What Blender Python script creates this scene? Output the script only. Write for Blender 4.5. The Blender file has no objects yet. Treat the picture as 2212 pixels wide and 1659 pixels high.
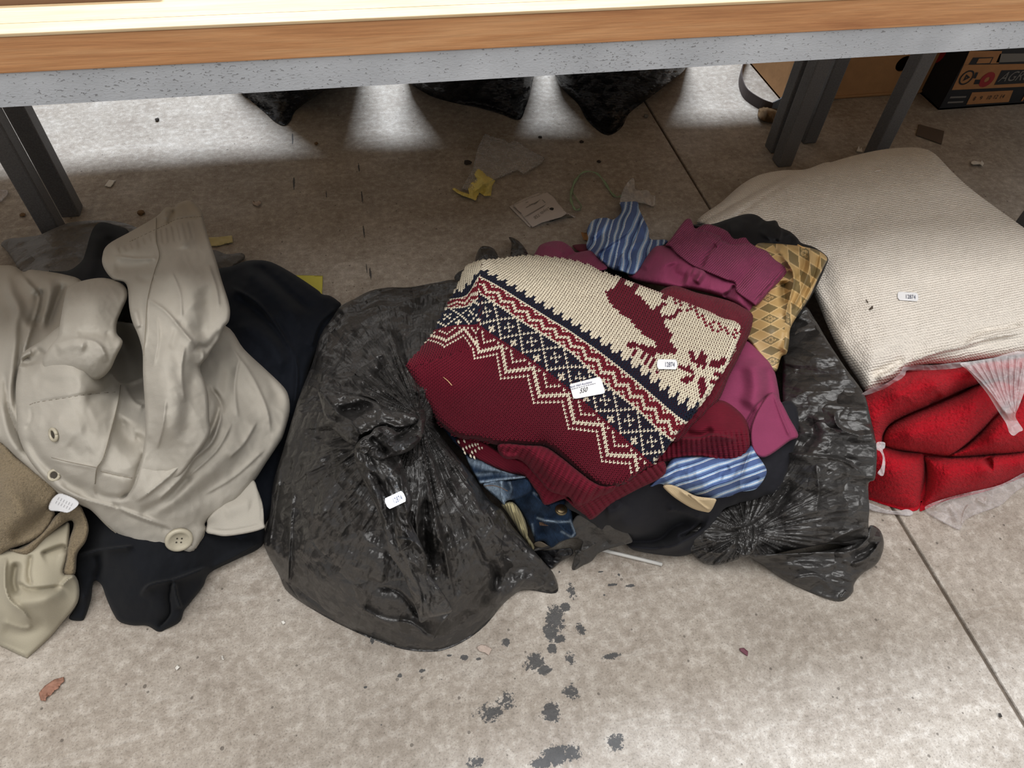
import bpy, math, random
import numpy as np
from mathutils import Matrix, Vector

# ------------------------------------------------------------------ camera, world, lights
SC = bpy.context.scene
COL = SC.collection
F, CX, CY, H = 1533.0, 1106.0, 829.5, 1.15
_d = np.array([-85.0, 1270.0, F]); _d /= np.linalg.norm(_d)            # world down, in image axes (right, down, forward)
_x = np.array([9494.0, -1218.0, F]); _x -= _d * _x.dot(_d); _x /= np.linalg.norm(_x)
_y = np.cross(_x, _d); _y /= np.linalg.norm(_y)
AX = np.stack([_x, _y, -_d])                                         # rows: world axes in image axes
camd = bpy.data.cameras.new('camera'); cam = bpy.data.objects.new('camera', camd); COL.objects.link(cam)
camd.sensor_fit = 'HORIZONTAL'; camd.sensor_width = 36.0; camd.lens = F * 36.0 / 2212.0
camd.clip_start = 0.02; camd.clip_end = 100
m = Matrix.Identity(4)
for i in range(3):
    m[i][0], m[i][1], m[i][2] = AX[i][0], -AX[i][1], -AX[i][2]
m[2][3] = H
cam.matrix_world = m
SC.camera = cam
vs = SC.view_settings
vs.view_transform = 'Standard'; vs.look = 'None'; vs.gamma = 1.0; vs.use_curve_mapping = False; vs.exposure = -0.06
wd = bpy.data.worlds.new('hall_daylight'); SC.world = wd; wd.use_nodes = True
wd.node_tree.nodes['Background'].inputs[0].default_value = (1.0, 0.985, 0.965, 1)
wd.node_tree.nodes['Background'].inputs[1].default_value = 0.33

def area(name, loc, target, sx, sy, power, color):
    l = bpy.data.lights.new(name, 'AREA'); l.shape = 'RECTANGLE'; l.size = sx; l.size_y = sy; l.energy = power; l.color = color
    o = bpy.data.objects.new(name, l); COL.objects.link(o); o.location = loc
    o.rotation_euler = (Vector(target) - Vector(loc)).to_track_quat('-Z', 'Y').to_euler()
    return o
area('roof_light_near', (0.2, 0.15, 5.0), (0.2, 0.15, 0.0), 6.0, 1.8, 200, (1.0, 0.985, 0.965))
area('roof_light_front', (0.2, -2.4, 5.0), (0.2, -1.4, 0.0), 6.0, 1.4, 115, (1.0, 0.985, 0.965))
area('roof_light_back', (0.4, 5.3, 6.2), (0.2, 0.9, 0.7), 5.0, 0.7, 1050, (0.80, 0.89, 1.0))

# ------------------------------------------------------------------ helpers
def P(px, py, z):
    px = np.asarray(px, float); py = np.asarray(py, float); z = np.asarray(z, float)
    v = np.stack(np.broadcast_arrays(px - CX, py - CY, np.full_like(px, F)), -1)
    w = v @ AX.T
    t = (z - H) / w[..., 2]
    r = w * t[..., None]; r[..., 2] += H
    return r
def PYp(px, py, Y):
    v = np.array([px - CX, py - CY, F]); w = AX @ v
    r = w * (Y / w[1]); r[2] += H
    return r
def proj(p):
    c = (np.asarray(p, float) - np.array([0, 0, H])) @ AX
    return np.stack([CX + F * c[..., 0] / c[..., 2], CY + F * c[..., 1] / c[..., 2]], -1)
def zz(x0, y0, k):
    def f(*pts): return [((x0 + p[0] * k), (y0 + p[1] * k)) + tuple(p[2:]) for p in pts]
    return f
Z4 = zz(0, 430, .3376); Z5 = zz(0, 900, .3376); Z6 = zz(550, 550, .3376); Z7 = zz(550, 900, .3376)
R1 = zz(1100, 400, .3376); R2 = zz(1150, 880, .3617); R3 = zz(1500, 300, .3376); R4 = zz(1800, 720, .2773); R8 = zz(900, 260, .2712)
G6 = zz(1380, 460, .1899); J7 = zz(960, 920, .226); B4 = zz(680, 780, .1808); K5 = zz(1580, 100, .2857)
def wz(z, pts):                                                      # give every point of a list the same height
    return [(p[0], p[1], z) for p in pts]

def srgb(r, g, b):
    f = lambda c: c / 12.92 if c <= .04045 else ((c + .055) / 1.055) ** 2.4
    return (f(r / 255), f(g / 255), f(b / 255))

_rng = np.random.RandomState(7)
_perm = _rng.permutation(4096); _gr = _rng.rand(4096) * 2 * math.pi
def pn(x, y, s=0):                                                   # gradient noise, about -0.7..0.7
    x = np.asarray(x, float); y = np.asarray(y, float)
    xi = np.floor(x).astype(int); yi = np.floor(y).astype(int); xf = x - xi; yf = y - yi
    def g(ix, iy, dx, dy):
        a = _gr[_perm[(_perm[(ix + s * 57) & 4095] + iy) & 4095]]
        return np.cos(a) * dx + np.sin(a) * dy
    u = xf ** 3 * (xf * (xf * 6 - 15) + 10); v = yf ** 3 * (yf * (yf * 6 - 15) + 10)
    a = g(xi, yi, xf, yf); b = g(xi + 1, yi, xf - 1, yf); c = g(xi, yi + 1, xf, yf - 1); d = g(xi + 1, yi + 1, xf - 1, yf - 1)
    return (a * (1 - u) + b * u) * (1 - v) + (c * (1 - u) + d * u) * v
def fbm(x, y, s=0, o=4):
    r = 0; a = 1.0
    for i in range(o):
        r = r + a * pn(x, y, s + i); x = np.asarray(x) * 2.03; y = np.asarray(y) * 2.03; a *= .5
    return r
def rid(x, y, s=0): return 1 - 2.2 * np.abs(pn(x, y, s))              # sharp ridges
def f1(x, y, s=0):                                                   # distance to the nearest jittered point: crisp creases
    x = np.asarray(x, float); y = np.asarray(y, float)
    xi = np.floor(x).astype(int); yi = np.floor(y).astype(int); best = np.full(x.shape, 9.0)
    for a in (-1, 0, 1):
        for b in (-1, 0, 1):
            h = _perm[(_perm[(xi + a + s * 31) & 4095] + yi + b) & 4095]; h2 = _perm[(h + 77) & 4095]
            best = np.minimum(best, np.hypot(xi + a + h / 4096.0 - x, yi + b + h2 / 4096.0 - y))
    return best

def tps(pts, vals, reg=1e-5):
    p = np.asarray(pts, float); c = p.mean(0); s = max(np.ptp(p, axis=0).max(), 1e-6); q = (p - c) / s
    v = np.asarray(vals, float); v2 = v.reshape(len(p), -1); n = len(p)
    def K(a, b):
        d2 = ((a[:, None, :] - b[None]) ** 2).sum(-1)
        return d2 * np.log(d2 + 1e-12)
    A = np.zeros((n + 3, n + 3)); A[:n, :n] = K(q, q) + reg * np.eye(n); A[:n, n] = 1; A[:n, n + 1:] = q; A[n, :n] = 1; A[n + 1:, :n] = q.T
    w = np.linalg.lstsq(A, np.vstack([v2, np.zeros((3, v2.shape[1]))]), rcond=None)[0]
    def ev(x, y):
        x = np.asarray(x, float); sh = x.shape; e = (np.stack([x.ravel(), np.asarray(y, float).ravel()], -1) - c) / s
        out = []
        for i in range(0, len(e), 8000):
            b = e[i:i + 8000]; out.append(K(b, q) @ w[:n] + w[n] + b @ w[n + 1:])
        r = np.concatenate(out)
        return r.reshape(sh) if v.ndim == 1 else r.reshape(sh + (v.shape[1],))
    return ev

def seg_dist(x, y, poly):                                            # distance, signed side, position along the polyline 0..1
    pl = np.asarray(poly, float); best = np.full(x.shape, 1e9); side = np.zeros(x.shape); tt = np.zeros(x.shape)
    L = np.hypot(*np.diff(pl, axis=0).T); cum = np.concatenate([[0], np.cumsum(L)]); tot = max(cum[-1], 1e-9)
    for i in range(len(pl) - 1):
        dx, dy = pl[i + 1] - pl[i]; l2 = max(dx * dx + dy * dy, 1e-9)
        t = np.clip(((x - pl[i, 0]) * dx + (y - pl[i, 1]) * dy) / l2, 0, 1)
        ex = x - pl[i, 0] - t * dx; ey = y - pl[i, 1] - t * dy; d = np.hypot(ex, ey); k = d < best
        best = np.where(k, d, best); side = np.where(k, np.sign(dx * ey - dy * ex), side); tt = np.where(k, (cum[i] + t * L[i]) / tot, tt)
    return best, side, tt
def smooth_line(pts, n=6, closed=False):
    p = [np.asarray(q, float) for q in pts]; N = len(p); out = []
    for i in range(N if closed else N - 1):
        a = p[(i - 1) % N] if closed or i > 0 else p[0]; b = p[i]; c = p[(i + 1) % N]; d = p[(i + 2) % N] if closed or i + 2 < N else p[-1]
        for j in range(n):
            t = j / n
            out.append(.5 * ((2 * b) + (c - a) * t + (2 * a - 5 * b + 4 * c - d) * t * t + (3 * b - a - 3 * c + d) * t ** 3))
    if not closed: out.append(p[-1])
    return np.array(out)
def inside(x, y, poly):
    r = np.zeros(x.shape, bool); n = len(poly); j = n - 1
    for i in range(n):
        xi, yi = poly[i][0], poly[i][1]; xj, yj = poly[j][0], poly[j][1]
        if yi != yj:
            r ^= ((yi > y) != (yj > y)) & (x < (xj - xi) * (y - yi) / (yj - yi) + xi)
        j = i
    return r

def link(name, me, mat=None, parent=None, smooth=True):
    o = bpy.data.objects.new(name, me); COL.objects.link(o)
    if mat is not None: me.materials.append(mat)
    if parent is not None: o.parent = parent
    if smooth and len(me.polygons): me.polygons.foreach_set('use_smooth', [True] * len(me.polygons))
    return o
def raw(name, v, f, mat=None, parent=None, smooth=False):
    me = bpy.data.meshes.new(name); me.from_pydata([tuple(map(float, q)) for q in v], [], [tuple(map(int, q)) for q in f]); me.update()
    return link(name, me, mat, parent, smooth)
def tag(o, label, cat, group=None, kind=None):
    o['label'] = label; o['category'] = cat
    if group: o['group'] = group
    if kind: o['kind'] = kind
    return o
def thing(name, label, cat, at=(0, 0, 0), group=None):
    o = bpy.data.objects.new(name, None); COL.objects.link(o); o.empty_display_size = .05
    return tag(o, label, cat, group)

def stroke_z(x, y, strokes):
    dz = np.zeros(x.shape)
    for s in strokes:
        pts, w, h = s[0], s[1], s[2]; mode = s[3] if len(s) > 3 else 'g'
        pl = smooth_line(pts, 5) if len(pts) > 2 else np.asarray(pts, float)
        lo = pl.min(0) - 4 * w - 8; hi = pl.max(0) + 4 * w + 8
        k = (x > lo[0]) & (x < hi[0]) & (y > lo[1]) & (y < hi[1])
        if not k.any(): continue
        d, sd, t = seg_dist(x[k], y[k], pl)
        e = np.clip(np.minimum(t, 1 - t) * 5, 0, 1); e = e * e * (3 - 2 * e)
        if mode == 'g': q = np.exp(-(d / w) ** 2)
        elif mode == 'v': q = np.exp(-d / (w * .7))                 # crease
        else:                                                        # step: high on the right of the stroke, sharp drop on its left
            q = np.where(sd > 0, np.exp(-d / w), np.exp(-(d / (2.4 + .16 * w)) ** 2))
            e = np.clip(np.minimum(t, 1 - t) * 8, 0, 1)
        dz[k] += h * q * e
    return dz

def relief(name, parent, mat, outline, ctl=(), strokes=(), step=4.0, edge=(14, .012), wr=None, base=0.0, skirt=None, col=None,
           uvdir=None, closed_n=5, corner=False, zf=None, uv0=.15, extra=None, tuck=None, uvfn=None):
    """A body of cloth or film: an outline with heights, inner heights, folds laid as strokes, rounded rim and a wall down to its base."""
    nodes = np.array([(p[0], p[1]) for p in outline], float)
    if zf is None:
        zo = [p[2] for p in outline] + [p[2] for p in ctl]
        ptsz = [(p[0], p[1]) for p in outline] + [(p[0], p[1]) for p in ctl]
        Tz = tps(ptsz, zo, 1e-4)
    pl = nodes if corner else smooth_line(nodes, closed_n, True)
    # resample the outline evenly
    cl = np.vstack([pl, pl[:1]]); L = np.concatenate([[0], np.cumsum(np.hypot(*np.diff(cl, axis=0).T))])
    ns = max(12, int(L[-1] / (step * .7))); tq = np.linspace(0, L[-1], ns, endpoint=False)
    oln = np.stack([np.interp(tq, L, cl[:, 0]), np.interp(tq, L, cl[:, 1])], -1)
    lo = oln.min(0) - step; hi = oln.max(0) + step
    gx = np.arange(lo[0], hi[0] + step, step); gy = np.arange(lo[1], hi[1] + step, step)
    X, Y = np.meshgrid(gx, gy); cxm = (X[:-1, :-1] + X[1:, 1:]) / 2; cym = (Y[:-1, :-1] + Y[1:, 1:]) / 2
    keep = inside(cxm, cym, oln)
    idx = np.arange(X.size).reshape(X.shape)
    q = np.stack([idx[1:, :-1], idx[1:, 1:], idx[:-1, 1:], idx[:-1, :-1]], -1)[keep]   # faces the camera
    used = np.unique(q); re = np.full(X.size, -1); re[used] = np.arange(len(used)); q = re[q]
    x = X.ravel()[used].copy(); y = Y.ravel()[used].copy()
    e = np.concatenate([q[:, [0, 1]], q[:, [1, 2]], q[:, [2, 3]], q[:, [3, 0]]]); es = np.sort(e, 1)
    key = es[:, 0].astype(np.int64) * (len(x) + 1) + es[:, 1]; _, inv, cnt = np.unique(key, return_inverse=True, return_counts=True)
    be = e[cnt[inv] == 1]; bv = np.unique(be)
    for i in bv:
        k = np.argmin((oln[:, 0] - x[i]) ** 2 + (oln[:, 1] - y[i]) ** 2); x[i], y[i] = oln[k]
    def zfull(x, y):
        x = np.asarray(x, float); y = np.asarray(y, float)
        if zf is not None: return zf(x, y)
        z = Tz(x, y)
        if strokes: z = z + stroke_z(x, y, strokes)
        if wr is not None: z = z + wr(x, y)
        if edge:
            d, _, _ = seg_dist(x, y, np.vstack([oln[::3], oln[:1]])); t = np.clip(1 - d / edge[0], 0, 1)
            z = z - edge[1] * (1 - np.sqrt(np.maximum(0, 1 - t * t)))
        return z
    z = zfull(x, y)
    if base is not None: z = np.maximum(z, base + .0015)
    v = P(x, y, z)
    if extra is not None: v = extra(x, y, v)
    nv = len(v); faces = q
    vall = v; rim = None
    if base is not None or skirt is not None:
        ac = np.zeros((nv, 2)); an = np.zeros(nv); qc = np.stack([x[q].mean(1), y[q].mean(1)], -1)
        for k in range(4): np.add.at(ac, q[:, k], qc); np.add.at(an, q[:, k], 1)
        din = ac[bv] / an[bv][:, None] - np.stack([x[bv], y[bv]], -1); din /= np.linalg.norm(din, axis=1)[:, None] + 1e-9
        zl = z[bv] - skirt if skirt is not None else np.full(len(bv), base)
        if base is not None: zl = np.maximum(zl, base)
        ins = tuck if tuck is not None else 3.0
        lowv = P(x[bv] + din[:, 0] * ins, y[bv] + din[:, 1] * ins, np.minimum(zl, z[bv] - .0005))   # the rim rolls under
        m2 = np.full(nv, -1); m2[bv] = nv + np.arange(len(bv))
        sk = np.stack([be[:, 1], be[:, 0], m2[be[:, 0]], m2[be[:, 1]]], -1)
        faces = np.vstack([q, sk]); vall = np.vstack([v, lowv])
    me = bpy.data.meshes.new(name)
    me.vertices.add(len(vall)); me.vertices.foreach_set('co', vall.astype(np.float32).ravel())
    me.loops.add(len(faces) * 4); me.loops.foreach_set('vertex_index', faces.astype(np.int32).ravel())
    me.polygons.add(len(faces)); me.polygons.foreach_set('loop_start', np.arange(0, len(faces) * 4, 4, dtype=np.int32))
    me.polygons.foreach_set('loop_total', np.full(len(faces), 4, dtype=np.int32))
    me.update(calc_edges=True); me.validate()
    # cloth coordinates in metres
    pr = P(x, y, uv0)[:, :2]
    if uvdir is not None:
        a, b = P(np.array([uvdir[0][0], uvdir[1][0]]), np.array([uvdir[0][1], uvdir[1][1]]), uv0)[:, :2]; t = math.atan2(*(b - a)[::-1])
        ca, sa = math.cos(t), math.sin(t); pr = np.stack([pr[:, 0] * ca + pr[:, 1] * sa, -pr[:, 0] * sa + pr[:, 1] * ca], -1)
    if uvfn is not None: pr = uvfn(x, y)
    uv = pr
    if len(vall) > nv: uv = np.vstack([pr, pr[bv]])
    lay = me.uv_layers.new(name='UVMap'); li = np.empty(len(me.loops), np.int32); me.loops.foreach_get('vertex_index', li)
    lay.data.foreach_set('uv', uv[li].astype(np.float32).ravel())
    if col is not None:
        c = col(x, y); c = np.concatenate([c, np.ones((len(c), 1))], 1)
        if len(vall) > nv: c = np.vstack([c, c[bv]])
        at = me.color_attributes.new('Col', 'FLOAT_COLOR', 'POINT'); at.data.foreach_set('color', c.astype(np.float32).ravel())
    o = link(name, me, mat, parent)
    return o, zfull

# ------------------------------------------------------------------ materials
class N:
    def __init__(s, name):
        s.m = bpy.data.materials.new(name); s.m.use_nodes = True; s.t = s.m.node_tree; s.b = s.t.nodes['Principled BSDF']
        s.out = s.t.nodes['Material Output']
    def n(s, kind, **kw):
        o = s.t.nodes.new(kind)
        for k, v in kw.items():
            if k in o.inputs.keys() if isinstance(k, str) else False: o.inputs[k].default_value = v
            else: setattr(o, k, v)
        return o
    def l(s, a, b): s.t.links.new(a, b); return s
    def math(s, op, a, b=None):
        o = s.t.nodes.new('ShaderNodeMath'); o.operation = op
        for i, q in enumerate((a, b)):
            if q is None: continue
            if isinstance(q, (int, float)): o.inputs[i].default_value = q
            else: s.t.links.new(q, o.inputs[i])
        return o.outputs[0]
    def mix(s, fac, a, b, mode='MIX'):
        o = s.t.nodes.new('ShaderNodeMix'); o.data_type = 'RGBA'; o.blend_type = mode
        for i, q in ((0, fac), (6, a), (7, b)):
            if isinstance(q, (int, float)): o.inputs[i].default_value = q
            elif isinstance(q, tuple): o.inputs[i].default_value = tuple(q) + ((1,) if len(q) == 3 else ())
            else: s.t.links.new(q, o.inputs[i])
        return o.outputs[2]
    def noise(s, vec, scale, detail=3, rough=.55, dist=0):
        o = s.t.nodes.new('ShaderNodeTexNoise'); o.inputs['Scale'].default_value = scale; o.inputs['Detail'].default_value = detail
        o.inputs['Roughness'].default_value = rough; o.inputs['Distortion'].default_value = dist
        if vec is not None: s.t.links.new(vec, o.inputs['Vector'])
        return o.outputs['Fac']
    def ramp(s, fac, stops):
        o = s.t.nodes.new('ShaderNodeValToRGB'); e = o.color_ramp.elements
        while len(e) < len(stops): e.new(.5)
        for i, (p, c) in enumerate(stops):
            e[i].position = p; e[i].color = tuple(c) + (1,) if not isinstance(c, (int, float)) else (c, c, c, 1)
        s.t.links.new(fac, o.inputs[0]); return o.outputs[0]
    def bump(s, h, dist, strength=1.0, prev=None):
        o = s.t.nodes.new('ShaderNodeBump'); o.inputs['Distance'].default_value = dist; o.inputs['Strength'].default_value = strength
        s.t.links.new(h, o.inputs['Height'])
        if prev is not None: s.t.links.new(prev, o.inputs['Normal'])
        return o.outputs['Normal']
    def coord(s, kind='UV', scale=(1, 1, 1), rot=0):
        c = s.t.nodes.new('ShaderNodeTexCoord'); mp = s.t.nodes.new('ShaderNodeMapping'); mp.inputs['Scale'].default_value = scale
        mp.inputs['Rotation'].default_value = (0, 0, rot); s.t.links.new(c.outputs[kind], mp.inputs[0]); return mp.outputs[0]

def fabric(name, color, rough=.85, sheen=.15, weave=None, bumps=(), col=False, var=.12, varscale=12, spec=.25, sub=None):
    """weave: list of (kind, period_m, depth_m); bumps: (noise scale per metre, depth_m)"""
    n = N(name); uv = n.coord('UV'); b = n.b
    b.inputs['Roughness'].default_value = rough; b.inputs['Specular IOR Level'].default_value = spec
    b.inputs['Sheen Weight'].default_value = sheen; b.inputs['Sheen Roughness'].default_value = .5
    if col:
        a = n.n('ShaderNodeVertexColor'); a.layer_name = 'Col'; c = a.outputs['Color']
    else:
        r = n.n('ShaderNodeRGB'); r.outputs[0].default_value = tuple(color) + (1,); c = r.outputs[0]
    nz = n.noise(uv, varscale, 4); nz2 = n.noise(uv, 700, 2)
    c = n.mix(1.0, c, n.ramp(nz, [(.3, 1 - var), (.7, 1 + var * .3)]), 'MULTIPLY')
    c = n.mix(1.0, c, n.ramp(nz2, [(.3, 1 - var * .8), (.7, 1.0)]), 'MULTIPLY')
    n.l(c, b.inputs['Base Color'])
    prev = None
    for kind, per, dep in (weave or ()):
        if kind == 'ribu': h = n.wave1(uv, per, 0)
        elif kind == 'ribv': h = n.wave1(uv, per, 1)
        elif kind == 'waffle':
            h = n.math('MULTIPLY', n.wave1(uv, per, 0), n.wave1(uv, per * 1.25, 1, .6))
        elif kind == 'cloque':                                       # short blisters in rows
            h = n.math('MULTIPLY', n.math('POWER', n.wave1(uv, per, 1, .5), .7), n.math('ADD', .45, n.math('MULTIPLY', n.wave1(uv, per * .95, 0, .9), .55)))
        elif kind == 'twill': h = n.wave1(n.coord('UV', rot=.8), per, 0)
        prev = n.bump(h, dep, 1.0, prev)
    for sc, dep in bumps: prev = n.bump(n.noise(uv, sc, 3, .6), dep, 1.0, prev)
    if prev is not None: n.l(prev, b.inputs['Normal'])
    return n.m
def _wave1(s, vec, per, axis, wob=.35):
    sep = s.t.nodes.new('ShaderNodeSeparateXYZ'); s.t.links.new(vec, sep.inputs[0])
    nz = s.noise(vec, .25 / per, 2)
    w = s.math('ADD', s.math('MULTIPLY', sep.outputs[axis], 2 * math.pi / per), s.math('MULTIPLY', nz, wob * 12))
    return s.math('ADD', s.math('MULTIPLY', s.math('SINE', w), .5), .5)
N.wave1 = _wave1
def plain(name, color, rough=.6, metal=0, spec=.5, bump=None, var=.0, varscale=40, kind='Object'):
    n = N(name); n.b.inputs['Roughness'].default_value = rough; n.b.inputs['Metallic'].default_value = metal; n.b.inputs['Specular IOR Level'].default_value = spec
    co = n.coord(kind)
    if var:
        c = n.mix(1.0, tuple(color), n.ramp(n.noise(co, varscale, 5), [(.3, 1 - var), (.7, 1.0)]), 'MULTIPLY'); n.l(c, n.b.inputs['Base Color'])
    else: n.b.inputs['Base Color'].default_value = tuple(color) + (1,)
    if bump: n.l(n.bump(n.noise(co, bump[0], 4), bump[1]), n.b.inputs['Normal'])
    return n.m
def film(name, color, rough=.38, bumps=((34, .012), (110, .0025)), alpha=1.0, spec=.5, iso=((13, .034), (40, .0042), (110, .0010))):
    """thin plastic: bumps follow the film's own coordinates (pleats), iso are creases in every direction"""
    n = N(name); uv = n.coord('UV'); ob = n.coord('Object'); b = n.b
    b.inputs['Base Color'].default_value = tuple(color) + (1,); b.inputs['Roughness'].default_value = rough
    b.inputs['Specular IOR Level'].default_value = spec; b.inputs['Alpha'].default_value = alpha
    prev = None
    for co, lst in ((uv, bumps), (ob, iso)):
        for sc, dep in lst: prev = n.bump(n.facets(co, sc), dep, 1.0, prev)
    n.l(prev, b.inputs['Normal'])
    return n.m
def _facets(s, co, sc):
    """little tilted planes meeting in crisp creases, as in crumpled film; about -0.3..0.3 in units of one facet"""
    nz = s.t.nodes.new('ShaderNodeTexNoise'); nz.inputs['Scale'].default_value = sc * .7; nz.inputs['Detail'].default_value = 2; s.t.links.new(co, nz.inputs['Vector'])
    mp = s.t.nodes.new('ShaderNodeVectorMath'); mp.operation = 'SCALE'; mp.inputs['Scale'].default_value = sc; s.t.links.new(co, mp.inputs[0])
    wa = s.t.nodes.new('ShaderNodeVectorMath'); wa.operation = 'MULTIPLY_ADD'; s.t.links.new(nz.outputs['Color'], wa.inputs[0]); wa.inputs[1].default_value = (1.3, 1.3, 1.3); s.t.links.new(mp.outputs[0], wa.inputs[2])
    vo = s.t.nodes.new('ShaderNodeTexVoronoi'); vo.inputs['Scale'].default_value = 1.0; s.t.links.new(wa.outputs[0], vo.inputs['Vector'])
    df = s.t.nodes.new('ShaderNodeVectorMath'); df.operation = 'SUBTRACT'; s.t.links.new(wa.outputs[0], df.inputs[0]); s.t.links.new(vo.outputs['Position'], df.inputs[1])
    rn = s.t.nodes.new('ShaderNodeVectorMath'); rn.operation = 'SUBTRACT'; s.t.links.new(vo.outputs['Color'], rn.inputs[0]); rn.inputs[1].default_value = (.5, .5, .5)
    dt = s.t.nodes.new('ShaderNodeVectorMath'); dt.operation = 'DOT_PRODUCT'; s.t.links.new(df.outputs[0], dt.inputs[0]); s.t.links.new(rn.outputs[0], dt.inputs[1])
    return s.math('SUBTRACT', s.math('MULTIPLY', dt.outputs['Value'], 1.0), s.math('MULTIPLY', vo.outputs['Distance'], .35))
N.facets = _facets

# ------------------------------------------------------------------ small builders
def box(name, x0, x1, y0, y1, z0, z1, mat, parent=None, bev=0.0):
    v = [(x, y, z) for x in (x0, x1) for y in (y0, y1) for z in (z0, z1)]
    f = [(0, 1, 3, 2), (4, 6, 7, 5), (0, 4, 5, 1), (2, 3, 7, 6), (0, 2, 6, 4), (1, 5, 7, 3)]
    o = raw(name, v, f, mat, parent)
    if bev:
        md = o.modifiers.new('bevel', 'BEVEL'); md.width = bev; md.segments = 2
    return o
def tube(name, pts, r, mat, parent=None, seg=8, flat=1.0):
    p = np.asarray(pts, float); n = len(p); v = []; f = []
    r = np.broadcast_to(np.asarray(r, float), (n,))
    for i in range(n):
        t = p[min(i + 1, n - 1)] - p[max(i - 1, 0)]; t /= np.linalg.norm(t) + 1e-12
        a = np.cross(t, [0, 0, 1.0]); a = a / np.linalg.norm(a) if np.linalg.norm(a) > 1e-4 else np.array([1.0, 0, 0]); b = np.cross(a, t)
        for k in range(seg):
            w = 2 * math.pi * k / seg; v.append(p[i] + r[i] * (math.cos(w) * a + flat * math.sin(w) * b))
    for i in range(n - 1):
        for k in range(seg): f.append((i * seg + k, i * seg + (k + 1) % seg, (i + 1) * seg + (k + 1) % seg, (i + 1) * seg + k))
    f.append(tuple(range(seg))[::-1]); f.append(tuple((n - 1) * seg + k for k in range(seg)))
    return raw(name, v, f, mat, parent, True)
def frame(px, py, zf, e=9.0):
    q = lambda a, b: P(a, b, float(zf(np.array([a]), np.array([b]))[0]))
    c = q(px, py); u = q(px + e, py) - q(px - e, py); w = q(px, py - e) - q(px, py + e); n = np.cross(u, w); n /= np.linalg.norm(n); u /= np.linalg.norm(u); w = np.cross(n, u)
    return c, u, w, n
def ellips_ring(name, px, py, z, R, r, mat, parent, tilt=None, seg=20):
    c = P(px, py, z); pts = [c + np.array([R * math.cos(a), R * math.sin(a), 0]) for a in np.linspace(0, 2 * math.pi, seg + 1)]
    return tube(name, pts, r, mat, parent, 6)
def text_on(name, body, o_px, ex, ey, zf, mat, parent, lift=.0012, align='LEFT'):
    """lettering laid on a surface: o_px pixel of the baseline start, ex / ey pixel vectors for one em along / up"""
    cu = bpy.data.curves.new(name, 'FONT'); cu.body = body; cu.align_x = align; cu.resolution_u = 3
    t = bpy.data.objects.new(name, cu); COL.objects.link(t)
    me = bpy.data.meshes.new_from_object(t.evaluated_get(bpy.context.evaluated_depsgraph_get())); bpy.data.objects.remove(t)
    co = np.empty(len(me.vertices) * 3); me.vertices.foreach_get('co', co); co = co.reshape(-1, 3)
    if callable(zf):
        x = o_px[0] + co[:, 0] * ex[0] + co[:, 1] * ey[0]; y = o_px[1] + co[:, 0] * ex[1] + co[:, 1] * ey[1]
    w = P(x, y, zf(x, y) + lift) if callable(zf) else np.array([zf[0] + np.array(zf[1]) * a + np.array(zf[2]) * b for a, b in zip(co[:, 0], co[:, 1])])
    me.vertices.foreach_set('co', w.astype(np.float32).ravel()); me.update()
    return link(name, me, mat, parent, False)
def flake(name, label, cat, pts, z, mat, h=.002, rough=0.3, step=2.0, group=None, corner=True, dz=.004, seed=3, zf=None):
    """a scrap lying flat on the floor or on cloth, slightly curled"""
    if zf is None:
        o, zz_ = relief(name, None, mat, wz(z + h, pts), step=step, edge=None, base=None, skirt=h * .8, corner=corner,
                        wr=lambda x, y: dz * (fbm(x / 14.0, y / 14.0, seed, 2) + .35))
    else:
        o, zz_ = relief(name, None, mat, [(p[0], p[1], 0) for p in pts], step=step, edge=None, base=None, skirt=.0008, corner=corner, zf=lambda x, y: zf(x, y) + h)
    tag(o, label, cat, group); return o, zz_
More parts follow.
